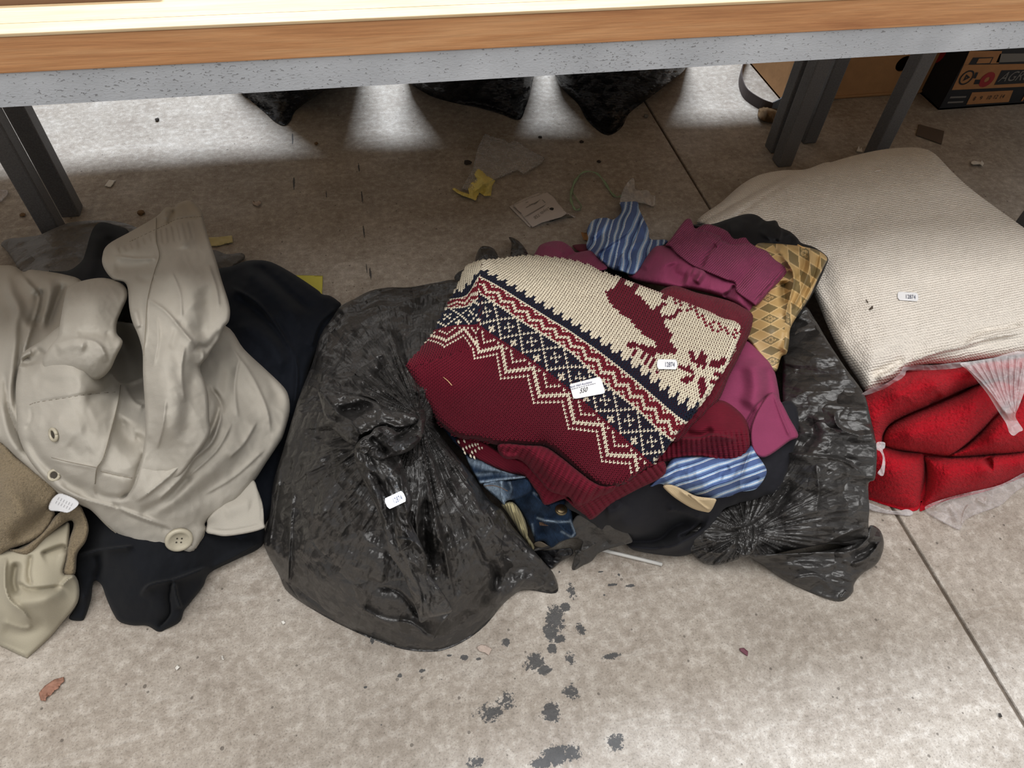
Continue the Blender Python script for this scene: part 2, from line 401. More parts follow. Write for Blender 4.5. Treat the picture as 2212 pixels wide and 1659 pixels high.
# ------------------------------------------------------------------ floor
def floor_mat():
    n = N('concrete'); b = n.b; co = n.coord('Object')
    big = n.noise(co, 1.3, 6, .6); mid = n.noise(co, 7, 6, .65); fine = n.noise(co, 60, 5, .7); grit = n.noise(co, 330, 3, .7)
    c = n.ramp(mid, [(.30, srgb(138, 126, 114)), (.5, srgb(166, 156, 144)), (.68, srgb(192, 184, 174))])
    c = n.mix(.55, c, n.ramp(fine, [(.32, srgb(128, 117, 105)), (.52, srgb(168, 158, 147)), (.70, srgb(212, 205, 196))]), 'MIX')
    scuff = n.noise(n.coord('Object', (3, 14, 1), .7), 2.0, 6, .7, .8)
    c = n.mix(n.ramp(scuff, [(.56, 0.0), (.74, .42)]), c, srgb(214, 208, 200))
    c = n.mix(1.0, c, n.ramp(big, [(.35, .82), (.65, 1.06)]), 'MULTIPLY')
    c = n.mix(1.0, c, n.ramp(grit, [(.28, .50), (.46, 1.0), (.8, 1.12)]), 'MULTIPLY')
    # dark specks
    vo = n.t.nodes.new('ShaderNodeTexVoronoi'); vo.inputs['Scale'].default_value = 34; n.l(co, vo.inputs['Vector'])
    sp = n.math('LESS_THAN', n.math('ADD', vo.outputs['Distance'], n.math('MULTIPLY', n.noise(co, 40, 2), .2)), .17)
    c = n.mix(n.math('MULTIPLY', sp, .65), c, srgb(70, 62, 55))
    # tar smears and drips, each with its own place, size and raggedness
    sep = n.t.nodes.new('ShaderNodeSeparateXYZ'); n.l(co, sep.inputs[0])
    R6 = zz(740, 1200, .3345)
    st = [(1375, 410, 62, 90, .62), (1340, 500, 45, 60, .6), (1350, 600, 30, 34, .9), (1440, 330, 30, 26, .9), (1400, 540, 40, 26, .75), (1240, 690, 70, 60, .5), (1300, 740, 50, 34, .62),
          (960, 1010, 120, 60, .36), (1060, 950, 60, 70, .36), (1345, 1010, 50, 80, .62), (1480, 880, 55, 50, .4), (1370, 1290, 90, 70, .62), (1480, 1270, 60, 60, .5), (1290, 1340, 80, 40, .6),
          (1760, 1210, 80, 50, .42), (1730, 650, 60, 22, .5), (1540, 470, 30, 40, .42), (1480, 230, 30, 50, .45), (1470, 660, 30, 40, .4), (860, 1330, 60, 40, .45)]
    dots = [(1055, 560, 28, 27), (785, 660, 24, 22), (878, 668, 15, 10), (690, 646, 16, 8), (192, 552, 13, 22), (515, 745, 20, 12), (368, 775, 16, 14), (147, 851, 10, 9), (1740, 190, 34, 9), (1855, 196, 32, 11), (1665, 105, 18, 6),
            (1785, 125, 7, 9), (1690, 255, 7, 6), (1400, 105, 6, 6), (250, 1093, 6, 5), (640, 800, 5, 5)]
    _pd = [(632, 300, 2.5, 16), (635, 395, 4, 18), (775, 362, 3, 12), (782, 425, 3, 16), (786, 500, 3, 18), (800, 590, 4, 16), (792, 580, 2, 14), (705, 420, 2, 10)]
    dots += [((a - 740) / .3345, (b - 1200) / .3345, c_ * .6 / .3345, d_ * .8 / .3345) for a, b, c_, d_ in _pd]
    rag = n.noise(co, 170, 5, .75); rag2 = n.noise(co, 45, 3, .6)
    def ell(px, py, rx, ry):
        a = R6((px, py))[0]; w = P(a[0], a[1], 0); w1 = P(a[0] + rx * .3345, a[1], 0); w2 = P(a[0], a[1] + ry * .3345, 0)
        sx = np.linalg.norm(w1 - w); sy = np.linalg.norm(w2 - w)
        dx = n.math('MULTIPLY', n.math('SUBTRACT', sep.outputs[0], float(w[0])), 1 / float(sx)); dy = n.math('MULTIPLY', n.math('SUBTRACT', sep.outputs[1], float(w[1])), 1 / float(sy))
        return n.math('SQRT', n.math('ADD', n.math('MULTIPLY', dx, dx), n.math('MULTIPLY', dy, dy)))
    acc = None
    for px, py, rx, ry, dens in st:
        v = n.math('MULTIPLY', n.math('SUBTRACT', 1.25, ell(px, py, rx, ry)), dens)
        acc = v if acc is None else n.math('MAXIMUM', acc, v)
    tot = n.math('GREATER_THAN', n.math('ADD', n.math('MINIMUM', acc, .55), n.math('MULTIPLY', n.math('SUBTRACT', n.math('ADD', n.math('MULTIPLY', rag, .7), n.math('MULTIPLY', rag2, .3)), .5), 2.6)), .20)
    pos = n.math('GREATER_THAN', acc, .02)
    tot = n.math('MULTIPLY', tot, pos)
    acc2 = None
    for px, py, rx, ry in dots:
        v = ell(px, py, rx, ry); acc2 = v if acc2 is None else n.math('MINIMUM', acc2, v)
    dd = n.math('LESS_THAN', n.math('ADD', acc2, n.math('MULTIPLY', n.math('SUBTRACT', rag, .5), 2.2)), .95)
    tar = n.math('MAXIMUM', tot, dd)
    c = n.mix(n.math('MULTIPLY', tar, .88), c, srgb(48, 51, 55))
    n.l(c, b.inputs['Base Color'])
    n.l(n.ramp(mid, [(.3, .62), (.7, .45)]), b.inputs['Roughness']); b.inputs['Specular IOR Level'].default_value = .4
    nb = n.bump(fine, .0016); nb = n.bump(grit, .0005, 1.0, nb); n.l(nb, b.inputs['Normal'])
    return n.m
M_FLOOR = floor_mat()
M_JOINT = plain('joint_dirt', srgb(96, 84, 72), .9, var=.4, varscale=60)
JX = float(P(1940, 1115, 0)[0])
FX0, FX1, FY0, FY1 = -6.0, 7.0, -3.0, 9.0
fl = raw('floor', [(FX0, FY0, -.006), (FX1, FY0, -.006), (FX1, FY1, -.006), (FX0, FY1, -.006)], [(0, 1, 2, 3)], M_JOINT)
fl['label'] = 'worn grey concrete floor with a narrow sawn joint'; fl['kind'] = 'structure'
box('slab', FX0, JX - .0035, FY0, FY1, -.05, 0, M_FLOOR, fl, .003)
box('slab', JX + .0035, FX1, FY0, FY1, -.05, 0, M_FLOOR, fl, .003)

# ------------------------------------------------------------------ benches
def wood_mat(name, c0, c1, c2, sx=3.0, sy=60, sz=60):
    n = N(name); co = n.coord('Object', (sx, sy, sz)); g = n.noise(co, 1.0, 6, .65, .4); co2 = n.coord('Object', (sx * 4, sy * 5, sz * 5)); g2 = n.noise(co2, 1.0, 3, .6)
    c = n.ramp(g, [(.25, c0), (.5, c1), (.75, c2)]); c = n.mix(1.0, c, n.ramp(g2, [(.3, .86), (.6, 1.03)]), 'MULTIPLY')
    n.l(c, n.b.inputs['Base Color']); n.b.inputs['Roughness'].default_value = .5; n.l(n.bump(g2, .0005), n.b.inputs['Normal']); return n.m
M_EDGE = wood_mat('orange_wood', srgb(160, 102, 62), srgb(198, 142, 94), srgb(220, 170, 122))
M_TOP = wood_mat('pale_wood', srgb(196, 164, 120), srgb(208, 180, 140), srgb(216, 194, 158), 3, 30, 30)
def steel_mat():
    n = N('speckled_grey_paint'); co = n.coord('Object')
    fl_ = n.noise(n.coord('Object', (210, 460, 460), .0), 1.0, 1, .5, .6); dens = n.noise(co, 3.2, 2)
    s = n.math('GREATER_THAN', n.math('ADD', fl_, n.math('MULTIPLY', n.math('SUBTRACT', dens, .5), .22)), .665)
    c = n.mix(n.math('MULTIPLY', s, .62), n.ramp(n.noise(co, 9, 4), [(.3, srgb(172, 176, 182)), (.7, srgb(196, 200, 206))]), srgb(84, 82, 82))
    n.l(c, n.b.inputs['Base Color']); n.b.inputs['Roughness'].default_value = .5; n.l(n.bump(fl_, .0004), n.b.inputs['Normal']); return n.m
M_STEEL = steel_mat()
M_LEG = plain('grey_leg_paint', srgb(112, 112, 114), .55, bump=(600, .0006), var=.4, varscale=300)
ZB = .70
YF = float(P(1100, 168, ZB)[1])
z_mid = float(PYp(1100, 101.6, YF)[2]); z_top = float(PYp(1100, 23.0, YF)[2])
bench = thing('workbench', 'long wooden workbench with orange wood edge and speckled grey steel rail', 'workbench')
TX0, TX1 = -1.9, 2.3
YJ = float(P(1690, 362, 0)[1]); YJ2 = float(P(1672, 326, 0)[1])
box('rail', TX0, TX1, YF, YF + .004, ZB, z_mid, M_STEEL, bench)
box('rail_flange', TX0, TX1, YF + .004, YF + .045, z_mid - .004, z_mid, M_STEEL, bench)
box('edge_board', TX0, TX1, YF - .002, YF + .022, z_mid, z_top - .004, M_EDGE, bench, .0015)
box('bench_top', TX0, TX1, YF + .022, YJ + .02, z_mid, z_top, M_TOP, bench)
box('top_lipping', TX0, TX1, YF - .003, YF + .022, z_top - .004, z_top, M_TOP, bench, .001)
LW = .044
def leg(px, py, parent, h=ZB):
    c = P(px, py, 0); hw = LW / 2; x, y = float(c[0]), float(c[1]); t = .006
    # square tube post with a folded lip, standing on a small foot
    o = box('leg', x - hw, x + hw, y - hw, y + hw, 0.0, h, M_LEG, parent, .004)
    return o
leg(123, 507, bench); leg(1688, 352, bench); leg(1880, 351, bench); leg(2196, 520, bench)
bench2 = thing('workbench', 'second workbench standing back to back behind the front workbench', 'workbench')
Y2E = float(YJ + .69)
box('bench_top', TX0, TX1, YJ + .03, Y2E, z_mid, z_top, M_TOP, bench2)
box('rail', TX0, TX1, YJ + .03, YJ + .034, ZB, z_mid, M_STEEL, bench2)
leg(157, 458, bench2); leg(1672, 322, bench2); leg(1742, 302, bench2)
M_BLK = plain('black_lacquer', (.006, .006, .007), .4)
yb = float(P(0, 13, z_top)[1]); xe = float(P(352, 0, z_top)[0])
tray = thing('tray', 'flat black tray with thin brown rim lying on the workbench', 'tray')
box('panel', TX0 + .3, xe, yb + .006, yb + .30, z_top, z_top + .012, M_BLK, tray, .002)
box('rim', TX0 + .3, xe, yb, yb + .006, z_top, z_top + .008, plain('brown_rim', srgb(120, 90, 70), .5), tray, .001)

# ------------------------------------------------------------------ things in the background
def crumple(amp, s1=46.0, seed=0, aniso=None):
    """creased film: crisp folds over soft swells, in pixel coordinates"""
    def f(x, y):
        u, v = x, y
        if aniso is not None:
            ca, sa = math.cos(aniso[0]), math.sin(aniso[0]); u, v = (x * ca + y * sa) / aniso[1], -x * sa + y * ca
        wx = u + 14 * pn(u / 40, v / 40, seed + 5); wy = v + 14 * pn(u / 40, v / 40, seed + 6)
        return amp * (f1(wx / s1, wy / s1, seed) - .45 + .5 * (f1(wx / (s1 * .45), wy / (s1 * .45), seed + 1) - .4) + .8 * rid(u / s1 / 1.6, v / s1 / 1.6, seed + 2) - .5)
    return f
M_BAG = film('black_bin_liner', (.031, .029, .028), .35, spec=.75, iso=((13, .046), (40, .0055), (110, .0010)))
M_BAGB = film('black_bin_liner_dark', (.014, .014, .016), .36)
Z1 = zz(0, 0, .3376); Z2 = zz(740, 0, .3376)
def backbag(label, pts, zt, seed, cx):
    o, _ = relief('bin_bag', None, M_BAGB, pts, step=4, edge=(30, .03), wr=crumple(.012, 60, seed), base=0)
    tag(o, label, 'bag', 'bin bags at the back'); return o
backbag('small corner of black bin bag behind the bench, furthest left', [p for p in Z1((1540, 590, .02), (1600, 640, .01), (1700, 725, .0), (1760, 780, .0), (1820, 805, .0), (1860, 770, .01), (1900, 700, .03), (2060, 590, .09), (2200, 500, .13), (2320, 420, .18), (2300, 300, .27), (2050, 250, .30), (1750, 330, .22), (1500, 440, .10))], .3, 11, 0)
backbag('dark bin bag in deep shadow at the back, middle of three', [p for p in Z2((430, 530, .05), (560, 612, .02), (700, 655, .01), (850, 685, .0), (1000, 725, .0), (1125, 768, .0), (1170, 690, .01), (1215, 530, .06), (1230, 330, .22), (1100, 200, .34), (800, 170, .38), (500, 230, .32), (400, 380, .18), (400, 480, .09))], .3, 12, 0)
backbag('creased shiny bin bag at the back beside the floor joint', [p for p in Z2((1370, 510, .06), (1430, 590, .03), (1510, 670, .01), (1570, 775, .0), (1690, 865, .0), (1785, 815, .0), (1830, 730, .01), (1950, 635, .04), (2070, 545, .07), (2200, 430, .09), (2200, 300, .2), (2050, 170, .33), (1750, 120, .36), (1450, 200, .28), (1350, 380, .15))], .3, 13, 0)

M_CARD = plain('cardboard', srgb(172, 128, 84), .85, var=.14, varscale=30, bump=(90, .0006))
M_CARDK = plain('black_card', srgb(26, 27, 32), .7, var=.3, varscale=40)
M_PRINT = plain('card_print_orange', srgb(176, 124, 78), .8, var=.15, varscale=30)
M_INK = plain('black_ink', (.012, .012, .014), .7)
M_REDP = plain('red_print', srgb(150, 32, 36), .7)
M_GREYP = plain('grey_print', srgb(120, 116, 110), .8)
cb = thing('cardboard_box', 'plain brown cardboard carton with round hand hole behind the bench legs', 'box')
b0 = P(1690, 222, 0); b1 = P(1985, 197, 0); bx0, bx1, by = float(b0[0]), float(b1[0]), float(b0[1])
def wall_with_hole(name, x0, x1, y, z0, z1, hx, hz, hr, hq, mat, parent):
    n = 24; a = [2 * math.pi * i / n for i in range(n)]
    inn = [(hx + hr * math.cos(t), hz + hq * math.sin(t)) for t in a]; out = []
    for t in a:
        c, s = math.cos(t), math.sin(t); k = min(((x1 - hx) if c > 0 else (x0 - hx)) / c if abs(c) > 1e-6 else 9, ((z1 - hz) if s > 0 else (z0 - hz)) / s if abs(s) > 1e-6 else 9)
        out.append((hx + k * c, hz + k * s))
    cs = [(x0, z0), (x1, z0), (x1, z1), (x0, z1)]
    for c in cs:
        j = min(range(n), key=lambda i: (out[i][0] - c[0]) ** 2 + (out[i][1] - c[1]) ** 2); out[j] = c
    v = [(p[0], y, p[1]) for p in inn] + [(p[0], y, p[1]) for p in out] + [(p[0], y + .005, p[1]) for p in inn]
    f = [(i, (i + 1) % n, n + (i + 1) % n, n + i) for i in range(n)] + [((i + 1) % n, i, 2 * n + i, 2 * n + (i + 1) % n) for i in range(n)]
    return raw(name, v, f, mat, parent)
hole = PYp(1954, 138, by)
wall_with_hole('front_panel', bx0, bx1, by, 0, .42, float(hole[0]), float(hole[2]), .030, .026, M_CARD, cb)
box('side_panel', bx0, bx0 + .005, by, by + .40, 0, .42, M_CARD, cb); box('side_panel', bx1 - .005, bx1, by, by + .40, 0, .42, M_CARD, cb)
box('back_panel', bx0, bx1, by + .395, by + .40, 0, .42, M_CARD, cb); box('bottom_panel', bx0, bx1, by, by + .40, .001, .006, M_CARD, cb)
box('top_panel', bx0, bx1, by, by + .40, .416, .42, M_CARD, cb)  # unseen top, added to keep the inside of the hand hole dark
box('base_fold', bx0 + .01, bx1, by - .004, by, .004, .012, M_CARD, cb, .001)

fb = thing('fruit_crate', 'black and orange printed fruit carton at the right edge behind the bench', 'box')
c0 = P(2027, 238, 0); fx0, fy = float(c0[0]), float(c0[1]); fx1 = fx0 + .60; fh = .30
box('front_panel', fx0, fx1, fy, fy + .006, 0, fh, M_CARDK, fb, .001); box('side_panel', fx0, fx0 + .006, fy + .006, fy + .40, 0, fh, M_CARDK, fb)
box('side_panel', fx1 - .006, fx1, fy + .006, fy + .40, 0, fh, M_CARDK, fb); box('back_panel', fx0, fx1, fy + .40, fy + .406, 0, fh, M_CARDK, fb); box('bottom_panel', fx0, fx1, fy, fy + .40, 0.001, .006, M_CARDK, fb)
def fxz(px, py): q = PYp(px, py, fy); return float(q[0]), float(q[2])
def print_quad(name, corners, mat, y=None, lift=.0008):
    y = fy - lift if y is None else y
    return raw(name, [(fxz(*c)[0], y, fxz(*c)[1]) for c in corners], [(0, 1, 2, 3)], mat, fb)
print_quad('orange_print', K5((1665, 330), (2300, 300), (2300, 130), (1755, 140)), M_PRINT)
print_quad('orange_print', K5((1755, 139), (2020, 128), (2045, 35), (1800, 35)), M_PRINT)
print_quad('size_label', K5((1775, 440), (2095, 420), (2130, 332), (1820, 348)), M_PRINT)
print_quad('black_panel', K5((1985, 290), (2300, 272), (2300, 172), (2040, 180)), M_CARDK, lift=.0016)
print_quad('stamp', K5((1790, 138), (1955, 130), (1980, 80), (1825, 84)), M_CARDK, lift=.0016)
print_quad('stamp_inner', K5((1848, 128), (1948, 124), (1968, 86), (1868, 90)), M_PRINT, lift=.0022)
def crate_text(name, body, px, ex, size, mat, slant=0.0, lift=.0024):
    x, z = fxz(*px); return text_on(name, body, None, None, None, ((x, fy - lift, z), (size * ex, 0, 0), (size * slant, 0, size)), mat, fb)
def _t(a): return np.array(a)
crate_text('lettering', 'AGRU', K5((2008, 266))[0], .92, .046, M_GREYP, .25)
for _i, _n in enumerate(('8', '9', '10', '12', '14')): crate_text('size_number', _n, K5((1818 + 50 * _i, 408 - 4 * _i))[0], .95, .019, M_INK)
crate_text('corner_letter', 'T', K5((2150, 415))[0], 1.0, .07, M_PRINT)
print_quad('small_print', K5((1648, 392), (1770, 386), (1775, 374), (1655, 378)), M_GREYP, lift=.0016)
print_quad('small_print', K5((1630, 430), (1748, 424), (1754, 412), (1636, 417)), M_GREYP, lift=.0016)
def ring_print(name, px, r, mat, n=20, inner=.8):
    x, z = fxz(*px); v = []; f = []
    for i in range(n):
        t = 2 * math.pi * i / n; v += [(x + r * math.cos(t), fy - .002, z + r * math.sin(t)), (x + r * inner * math.cos(t), fy - .002, z + r * inner * math.sin(t))]
    for i in range(n): j = (i + 1) % n; f.append((2 * i, 2 * j, 2 * j + 1, 2 * i + 1))
    return raw(name, v, f, mat, fb)
ring_print('round_mark', K5((1775, 235))[0], .024, M_CARDK)
ring_print('round_mark_bar', K5((1775, 235))[0], .013, M_CARDK, 3, .3)
ring_print('red_mark', K5((1930, 250))[0], .025, M_REDP, 16, .35)
print_quad('slash_mark', K5((1825, 240), (1845, 240), (1865, 195), (1845, 195)), M_CARDK, lift=.002)
print_quad('slash_mark', K5((1830, 285), (1870, 283), (1880, 250), (1842, 250)), M_CARDK, lift=.002)
print_quad('white_panel', K5((2000, 122), (2300, 110), (2300, 52), (2030, 55)), M_GREYP)
# red disc on the side panel and a torn grey tape on the corner
sx_ = fx0 - .001; q = P(2010, 172, .0)
v = [(sx_, fy + .12 + .035 * math.cos(2 * math.pi * i / 18), .15 + .05 * math.sin(2 * math.pi * i / 18)) for i in range(18)]
raw('red_disc', v, [tuple(range(18))], M_REDP, fb)
raw('corner_tape', [(fx0 - .002, fy + .02, .2), (fx0 - .002, fy + .07, .2), (fx0 - .004, fy + .08, .29), (fx0 - .003, fy + .02, .29)], [(0, 1, 2, 3)], M_GREYP, fb)

# belt lying on edge with a dried twist of leaves
M_BELT = plain('brown_leather', srgb(52, 38, 36), .55, var=.25, varscale=60); M_BELTI = plain('grey_leather_lining', srgb(92, 98, 104), .7)
belt = thing('leather_belt', 'dark brown leather belt looped on edge beside the carton', 'belt')
bp = smooth_line(K5((95, 120), (60, 240), (62, 320), (100, 400), (200, 470), (290, 505)), 6); bp2 = smooth_line(K5((290, 500), (345, 470), (375, 430), (360, 370), (290, 280), (215, 190), (150, 120)), 6)
def ribbon(name, path, h, th, mat, parent, lean=0):
    w = np.array([P(a, b, 0) for a, b in path]); n = len(w); v = []; f = []
    for i in range(n):
        t = w[min(i + 1, n - 1)] - w[max(i - 1, 0)]; t /= np.linalg.norm(t); nn = np.array([-t[1], t[0], 0])
        v += [w[i] - nn * th / 2, w[i] + nn * th / 2, w[i] + nn * th / 2 + np.array([0, 0, h]), w[i] - nn * th / 2 + np.array([0, 0, h])]
    for i in range(n - 1):
        for k in range(4): f.append((4 * i + k, 4 * i + (k + 1) % 4, 4 * i + 4 + (k + 1) % 4, 4 * i + 4 + k))
    return raw(name, v, f, mat, parent, False)
ribbon('strap', bp, .034, .003, M_BELT, belt); ribbon('strap_end', bp2, .034, .003, M_BELTI, belt)
M_DRY = plain('dried_leaf', srgb(120, 92, 58), .8, var=.35, varscale=90)
o, _ = relief('dried_posy', None, M_DRY, wz(.005, K5((200, 500), (225, 440), (270, 425), (320, 455), (370, 500), (375, 545), (330, 575), (250, 570), (205, 540))), ctl=[(p[0], p[1], .035) for p in K5((270, 500), (310, 520))], step=1.6, edge=(5, .004),
              wr=crumple(.012, 14, 31), base=0)
tag(o, 'crumpled brown dried posy lying against the belt', 'dried posy')
o = raw('card_sheet', [tuple(P(a, b, .0008)) for a, b in K5((1395, 670), (1590, 740), (1610, 640), (1420, 590))] + [tuple(P(a, b, .003)) for a, b in K5((1395, 670), (1590, 740), (1610, 640), (1420, 590))],
        [(4, 5, 6, 7), (0, 1, 5, 4), (1, 2, 6, 5), (2, 3, 7, 6), (3, 0, 4, 7)], plain('brown_board', srgb(88, 74, 62), .8)); tag(o, 'thin dark brown card lying flat near the fruit carton', 'card')
# ------------------------------------------------------------------ left pile
M_COAT = fabric('stone_cotton', srgb(188, 182, 171), .95, .02, bumps=((1100, .0006), (130, .0004)), var=.09, varscale=9, spec=.06)
M_SEAM = plain('stone_thread', srgb(176, 170, 156), .8)
M_BTN = plain('horn_button', srgb(186, 178, 158), .35, var=.12, varscale=200)
M_HOLE = plain('button_hole_dark', srgb(60, 54, 46), .8)
M_NAVY = fabric('navy_cotton', srgb(19, 24, 34), .85, .03, bumps=((900, .0003),), var=.15)
M_BLACK = fabric('black_wool', srgb(22, 24, 29), .95, .03, bumps=((1200, .0004),), var=.2)
M_FLEECE = fabric('tan_fleece', srgb(150, 134, 108), 1.0, .1, bumps=((420, .0022), (900, .001)), var=.22, varscale=300)
M_SHELL = fabric('khaki_shell', srgb(176, 168, 148), .85, .08, bumps=((900, .0003),), var=.07)
M_GREYP_T = plain('grey_label_print', srgb(128, 128, 132), .8)
M_TAG = fabric('white_satin_tag', srgb(210, 210, 212), .6, .1, var=.03)
M_SMOKE = film('smoky_bin_liner', (.125, .115, .105), .5, ((90, .0016), (300, .0006)))

o, _ = relief('bin_bag', None, M_SMOKE, Z4((5, 290, .03), (50, 255, .04), (150, 245, .05), (250, 230, .06), (330, 195, .07), (450, 150, .07), (640, 136, .07), (780, 150, .08), (890, 190, .1), (1000, 260, .12), (1250, 330, .10), (1370, 325, .06), (1450, 352, .05), (1545, 345, .03), (1565, 380, .03), (1480, 440, .05), (1350, 560, .1), (900, 560, .12), (500, 560, .12), (180, 500, .1), (90, 400, .06), (40, 330, .04)),
              strokes=[(Z4((120, 420), (300, 330), (520, 300)), 7, .006, 's'), (Z4((180, 450), (350, 380), (520, 340)), 6, .006, 's'), (Z4((80, 330), (260, 290), (480, 280)), 7, .005, 's'), (Z4((250, 440), (420, 380), (540, 370)), 5, .005, 's'), (Z4((330, 200), (600, 148), (860, 190)), 6, .008)],
              wr=crumple(.006, 40, 41, (-.45, 2.2)), step=3, edge=(8, .006), base=0)
tag(o, 'smoky grey opened bin bag spread under the beige coat', 'bag')
o, _ = relief('jumper', None, M_BLACK, Z4((300, 462, .12), (430, 460, .13), (520, 400, .13), (550, 330, .12), (575, 240, .11), (605, 175, .10), (650, 148, .10), (730, 165, .11), (830, 215, .14), (850, 400, .18), (820, 600, .2), (600, 620, .18), (430, 560, .16)), step=4, edge=(14, .02), base=0,
              strokes=[(Z4((620, 200), (590, 400), (540, 520)), 18, .012), (Z4((720, 230), (660, 420)), 14, -.01)])
tag(o, 'black knitted garment poking out behind the beige coat sleeves', 'garment')

o, ZN = relief('trousers', None, M_NAVY, Z4((1380, 460, .10), (1480, 430, .11), (1560, 400, .12), (1640, 390, .12), (1740, 405, .12), (1880, 480, .12), (2030, 580, .12), (2060, 608, .12), (2110, 618, .11), (2160, 650, .11), (2182, 685, .10), (2130, 790, .10), (2050, 930, .10), (1985, 1070, .10), (1945, 1230, .09), (1890, 1400, .06)) + Z5((1820, 200, .05), (1770, 420, .03), (1745, 600, .02), (1690, 700, .02), (1650, 830, .01), (1500, 800, .04), (1400, 600, .08), (1300, 300, .1)) + Z4((1200, 1300, .12), (1250, 900, .14), (1350, 600, .13)),
              ctl=Z4((1700, 700, .15), (1800, 900, .14), (1600, 600, .15), (1850, 1150, .11)),
              strokes=[(Z4((1480, 600), (1640, 720), (1760, 830), (1880, 1000)), 13, -.016), (Z4((1470, 560), (1640, 660), (1760, 800), (1880, 990)), 9, .014, 's'), (Z4((1530, 430), (1700, 560), (1930, 790)), 16, .012), (Z4((1620, 400), (1800, 560), (2010, 740)), 10, -.012),
                       (Z4((1500, 790), (1700, 900), (1850, 1120)), 18, .012), (Z4((2160, 690), (2040, 800), (1990, 950)), 8, .010, 's'), (Z4((1890, 1000), (1900, 1150), (1880, 1330)), 5, .008, 's')], step=2.6, edge=(12, .018), base=0, wr=lambda x, y: .004 * fbm(x / 45, y / 45, 29, 3) + .0025 * rid(x / 60 + y / 120, y / 90 - x / 140, 30))
tag(o, 'dark navy trousers bundled between the beige coat and the tied bin bag', 'trousers')

o, _ = relief('trousers', None, M_BLACK, Z5((520, 540, .10), (560, 700, .08), (500, 850, .05), (480, 900, .05), (490, 1010, .04), (505, 1080, .03), (495, 1200, .025), (440, 1290, .008), (520, 1306, .008), (548, 1275, .012), (582, 1170, .02), (600, 1055, .03), (648, 1075, .03), (680, 1160, .03), (720, 1250, .02), (765, 1312, .01), (850, 1336, .01), (940, 1338, .012), (1012, 1376, .006), (1060, 1362, .008), (1150, 1312, .01), (1178, 1240, .02), (1225, 1180, .02), (1300, 1085, .02), (1342, 1000, .02), (1500, 920, .015), (1675, 828, .012), (1690, 700, .03), (1600, 550, .06), (1300, 500, .09), (900, 500, .11)),
              ctl=Z5((850, 1000, .09), (800, 1200, .05), (1100, 950, .085), (1000, 1150, .07), (540, 1150, .04), (700, 820, .1), (1250, 950, .06)),
              strokes=[(Z5((900, 1150), (960, 1080), (1130, 1040), (1340, 960)), 10, .026, 's'), (Z5((1100, 1030), (1080, 1150), (1085, 1260), (1010, 1350)), 7, -.024, 's'), (Z5((1115, 1060), (1130, 1150), (1160, 1230)), 7, .022, 's'), (Z5((620, 850), (650, 950), (610, 1060)), 10, -.02), (Z5((480, 900), (620, 860), (860, 830)), 8, .022, 's'), (Z5((1660, 800), (1500, 890), (1360, 960)), 6, .01, 's')],
              step=2.6, edge=(10, .014), base=0, wr=lambda x, y: .003 * fbm(x / 45, y / 45, 34, 3) + .002 * rid(x / 70 + y / 150, y / 90, 35))
tag(o, 'black wool trousers spilling onto the floor under the beige coat', 'trousers')

# fleece-lined jacket at the lower left corner
jk = thing('fleece_jacket', 'khaki jacket with tan fleece lining at the lower left corner', 'jacket')
relief('shell', jk, M_SHELL, Z5((-330, 960, .01), (-250, 870, .06), (-20, 870, .12), (40, 850, .12), (120, 840, .125), (280, 760, .13), (400, 690, .12), (445, 690, .12), (432, 880, .10), (405, 1000, .09), (470, 1008, .08), (505, 1075, .06), (496, 1190, .045), (400, 1315, .02), (320, 1412, .012), (190, 1532, .006), (160, 1542, .005), (0, 1468, .005), (-150, 1400, .005), (-300, 1250, .005)),
       ctl=Z5((100, 1150, .10), (300, 1180, .09), (150, 1350, .05), (20, 1250, .08)),
       strokes=[(Z5((40, 900), (28, 1050), (60, 1170), (150, 1250), (205, 1320)), 9, .014, 's'), (Z5((210, 1330), (150, 1352), (10, 1310)), 8, .009, 's'), (Z5((110, 920), (90, 1060), (120, 1150)), 9, -.02), (Z5((110, 1060), (200, 1105), (390, 1085)), 7, -.016, 's'), (Z5((390, 1085), (440, 1040), (480, 1020)), 7, .012, 's'), (Z5((260, 880), (400, 830), (430, 870)), 8, -.016, 's'), (Z5((200, 880), (185, 1000), (200, 1085)), 9, -.012, 's'), (Z5((0, 1350), (160, 1380), (300, 1300)), 16, -.008), (Z5((60, 1190), (250, 1180), (420, 1100)), 14, .008), (Z5((0, 1450), (170, 1524)), 2.5, .003)],
       step=3, edge=(8, .010), base=0)
_, ZFL = relief('lining', jk, M_FLEECE, Z5((-330, 200, .06), (-200, 80, .16), (0, 150, .20), (130, 270, .19), (360, 445, .17), (352, 520, .165), (310, 580, .165), (352, 622, .155), (290, 735, .15), (200, 800, .145), (60, 850, .135), (-20, 885, .13), (-200, 860, .09), (-350, 700, .02), (-380, 450, .02)),
       ctl=Z5((100, 500, .20), (0, 700, .18)), strokes=[(Z5((330, 560), (260, 660), (60, 800)), 16, -.015), (Z5((-40, 420), (120, 560), (140, 700)), 22, .01)], step=3, edge=(12, .016), base=.0,
       wr=lambda x, y: .0022 * fbm(x / 3.5, y / 3.5, 9, 2))
relief('collar_lining', jk, M_FLEECE, Z5((60, 850, .135), (150, 835, .14), (270, 740, .15), (350, 640, .155), (420, 590, .16), (500, 560, .16), (540, 620, .15), (568, 710, .135), (548, 800, .12), (495, 880, .10), (478, 1008, .085), (400, 1008, .085), (418, 920, .1), (440, 800, .115), (470, 700, .125), (455, 665, .13), (400, 690, .14), (300, 770, .14), (200, 880, .125), (140, 890, .125)),
       step=2.2, edge=(9, .016), base=.02, wr=lambda x, y: .002 * fbm(x / 3.5, y / 3.5, 10, 2))
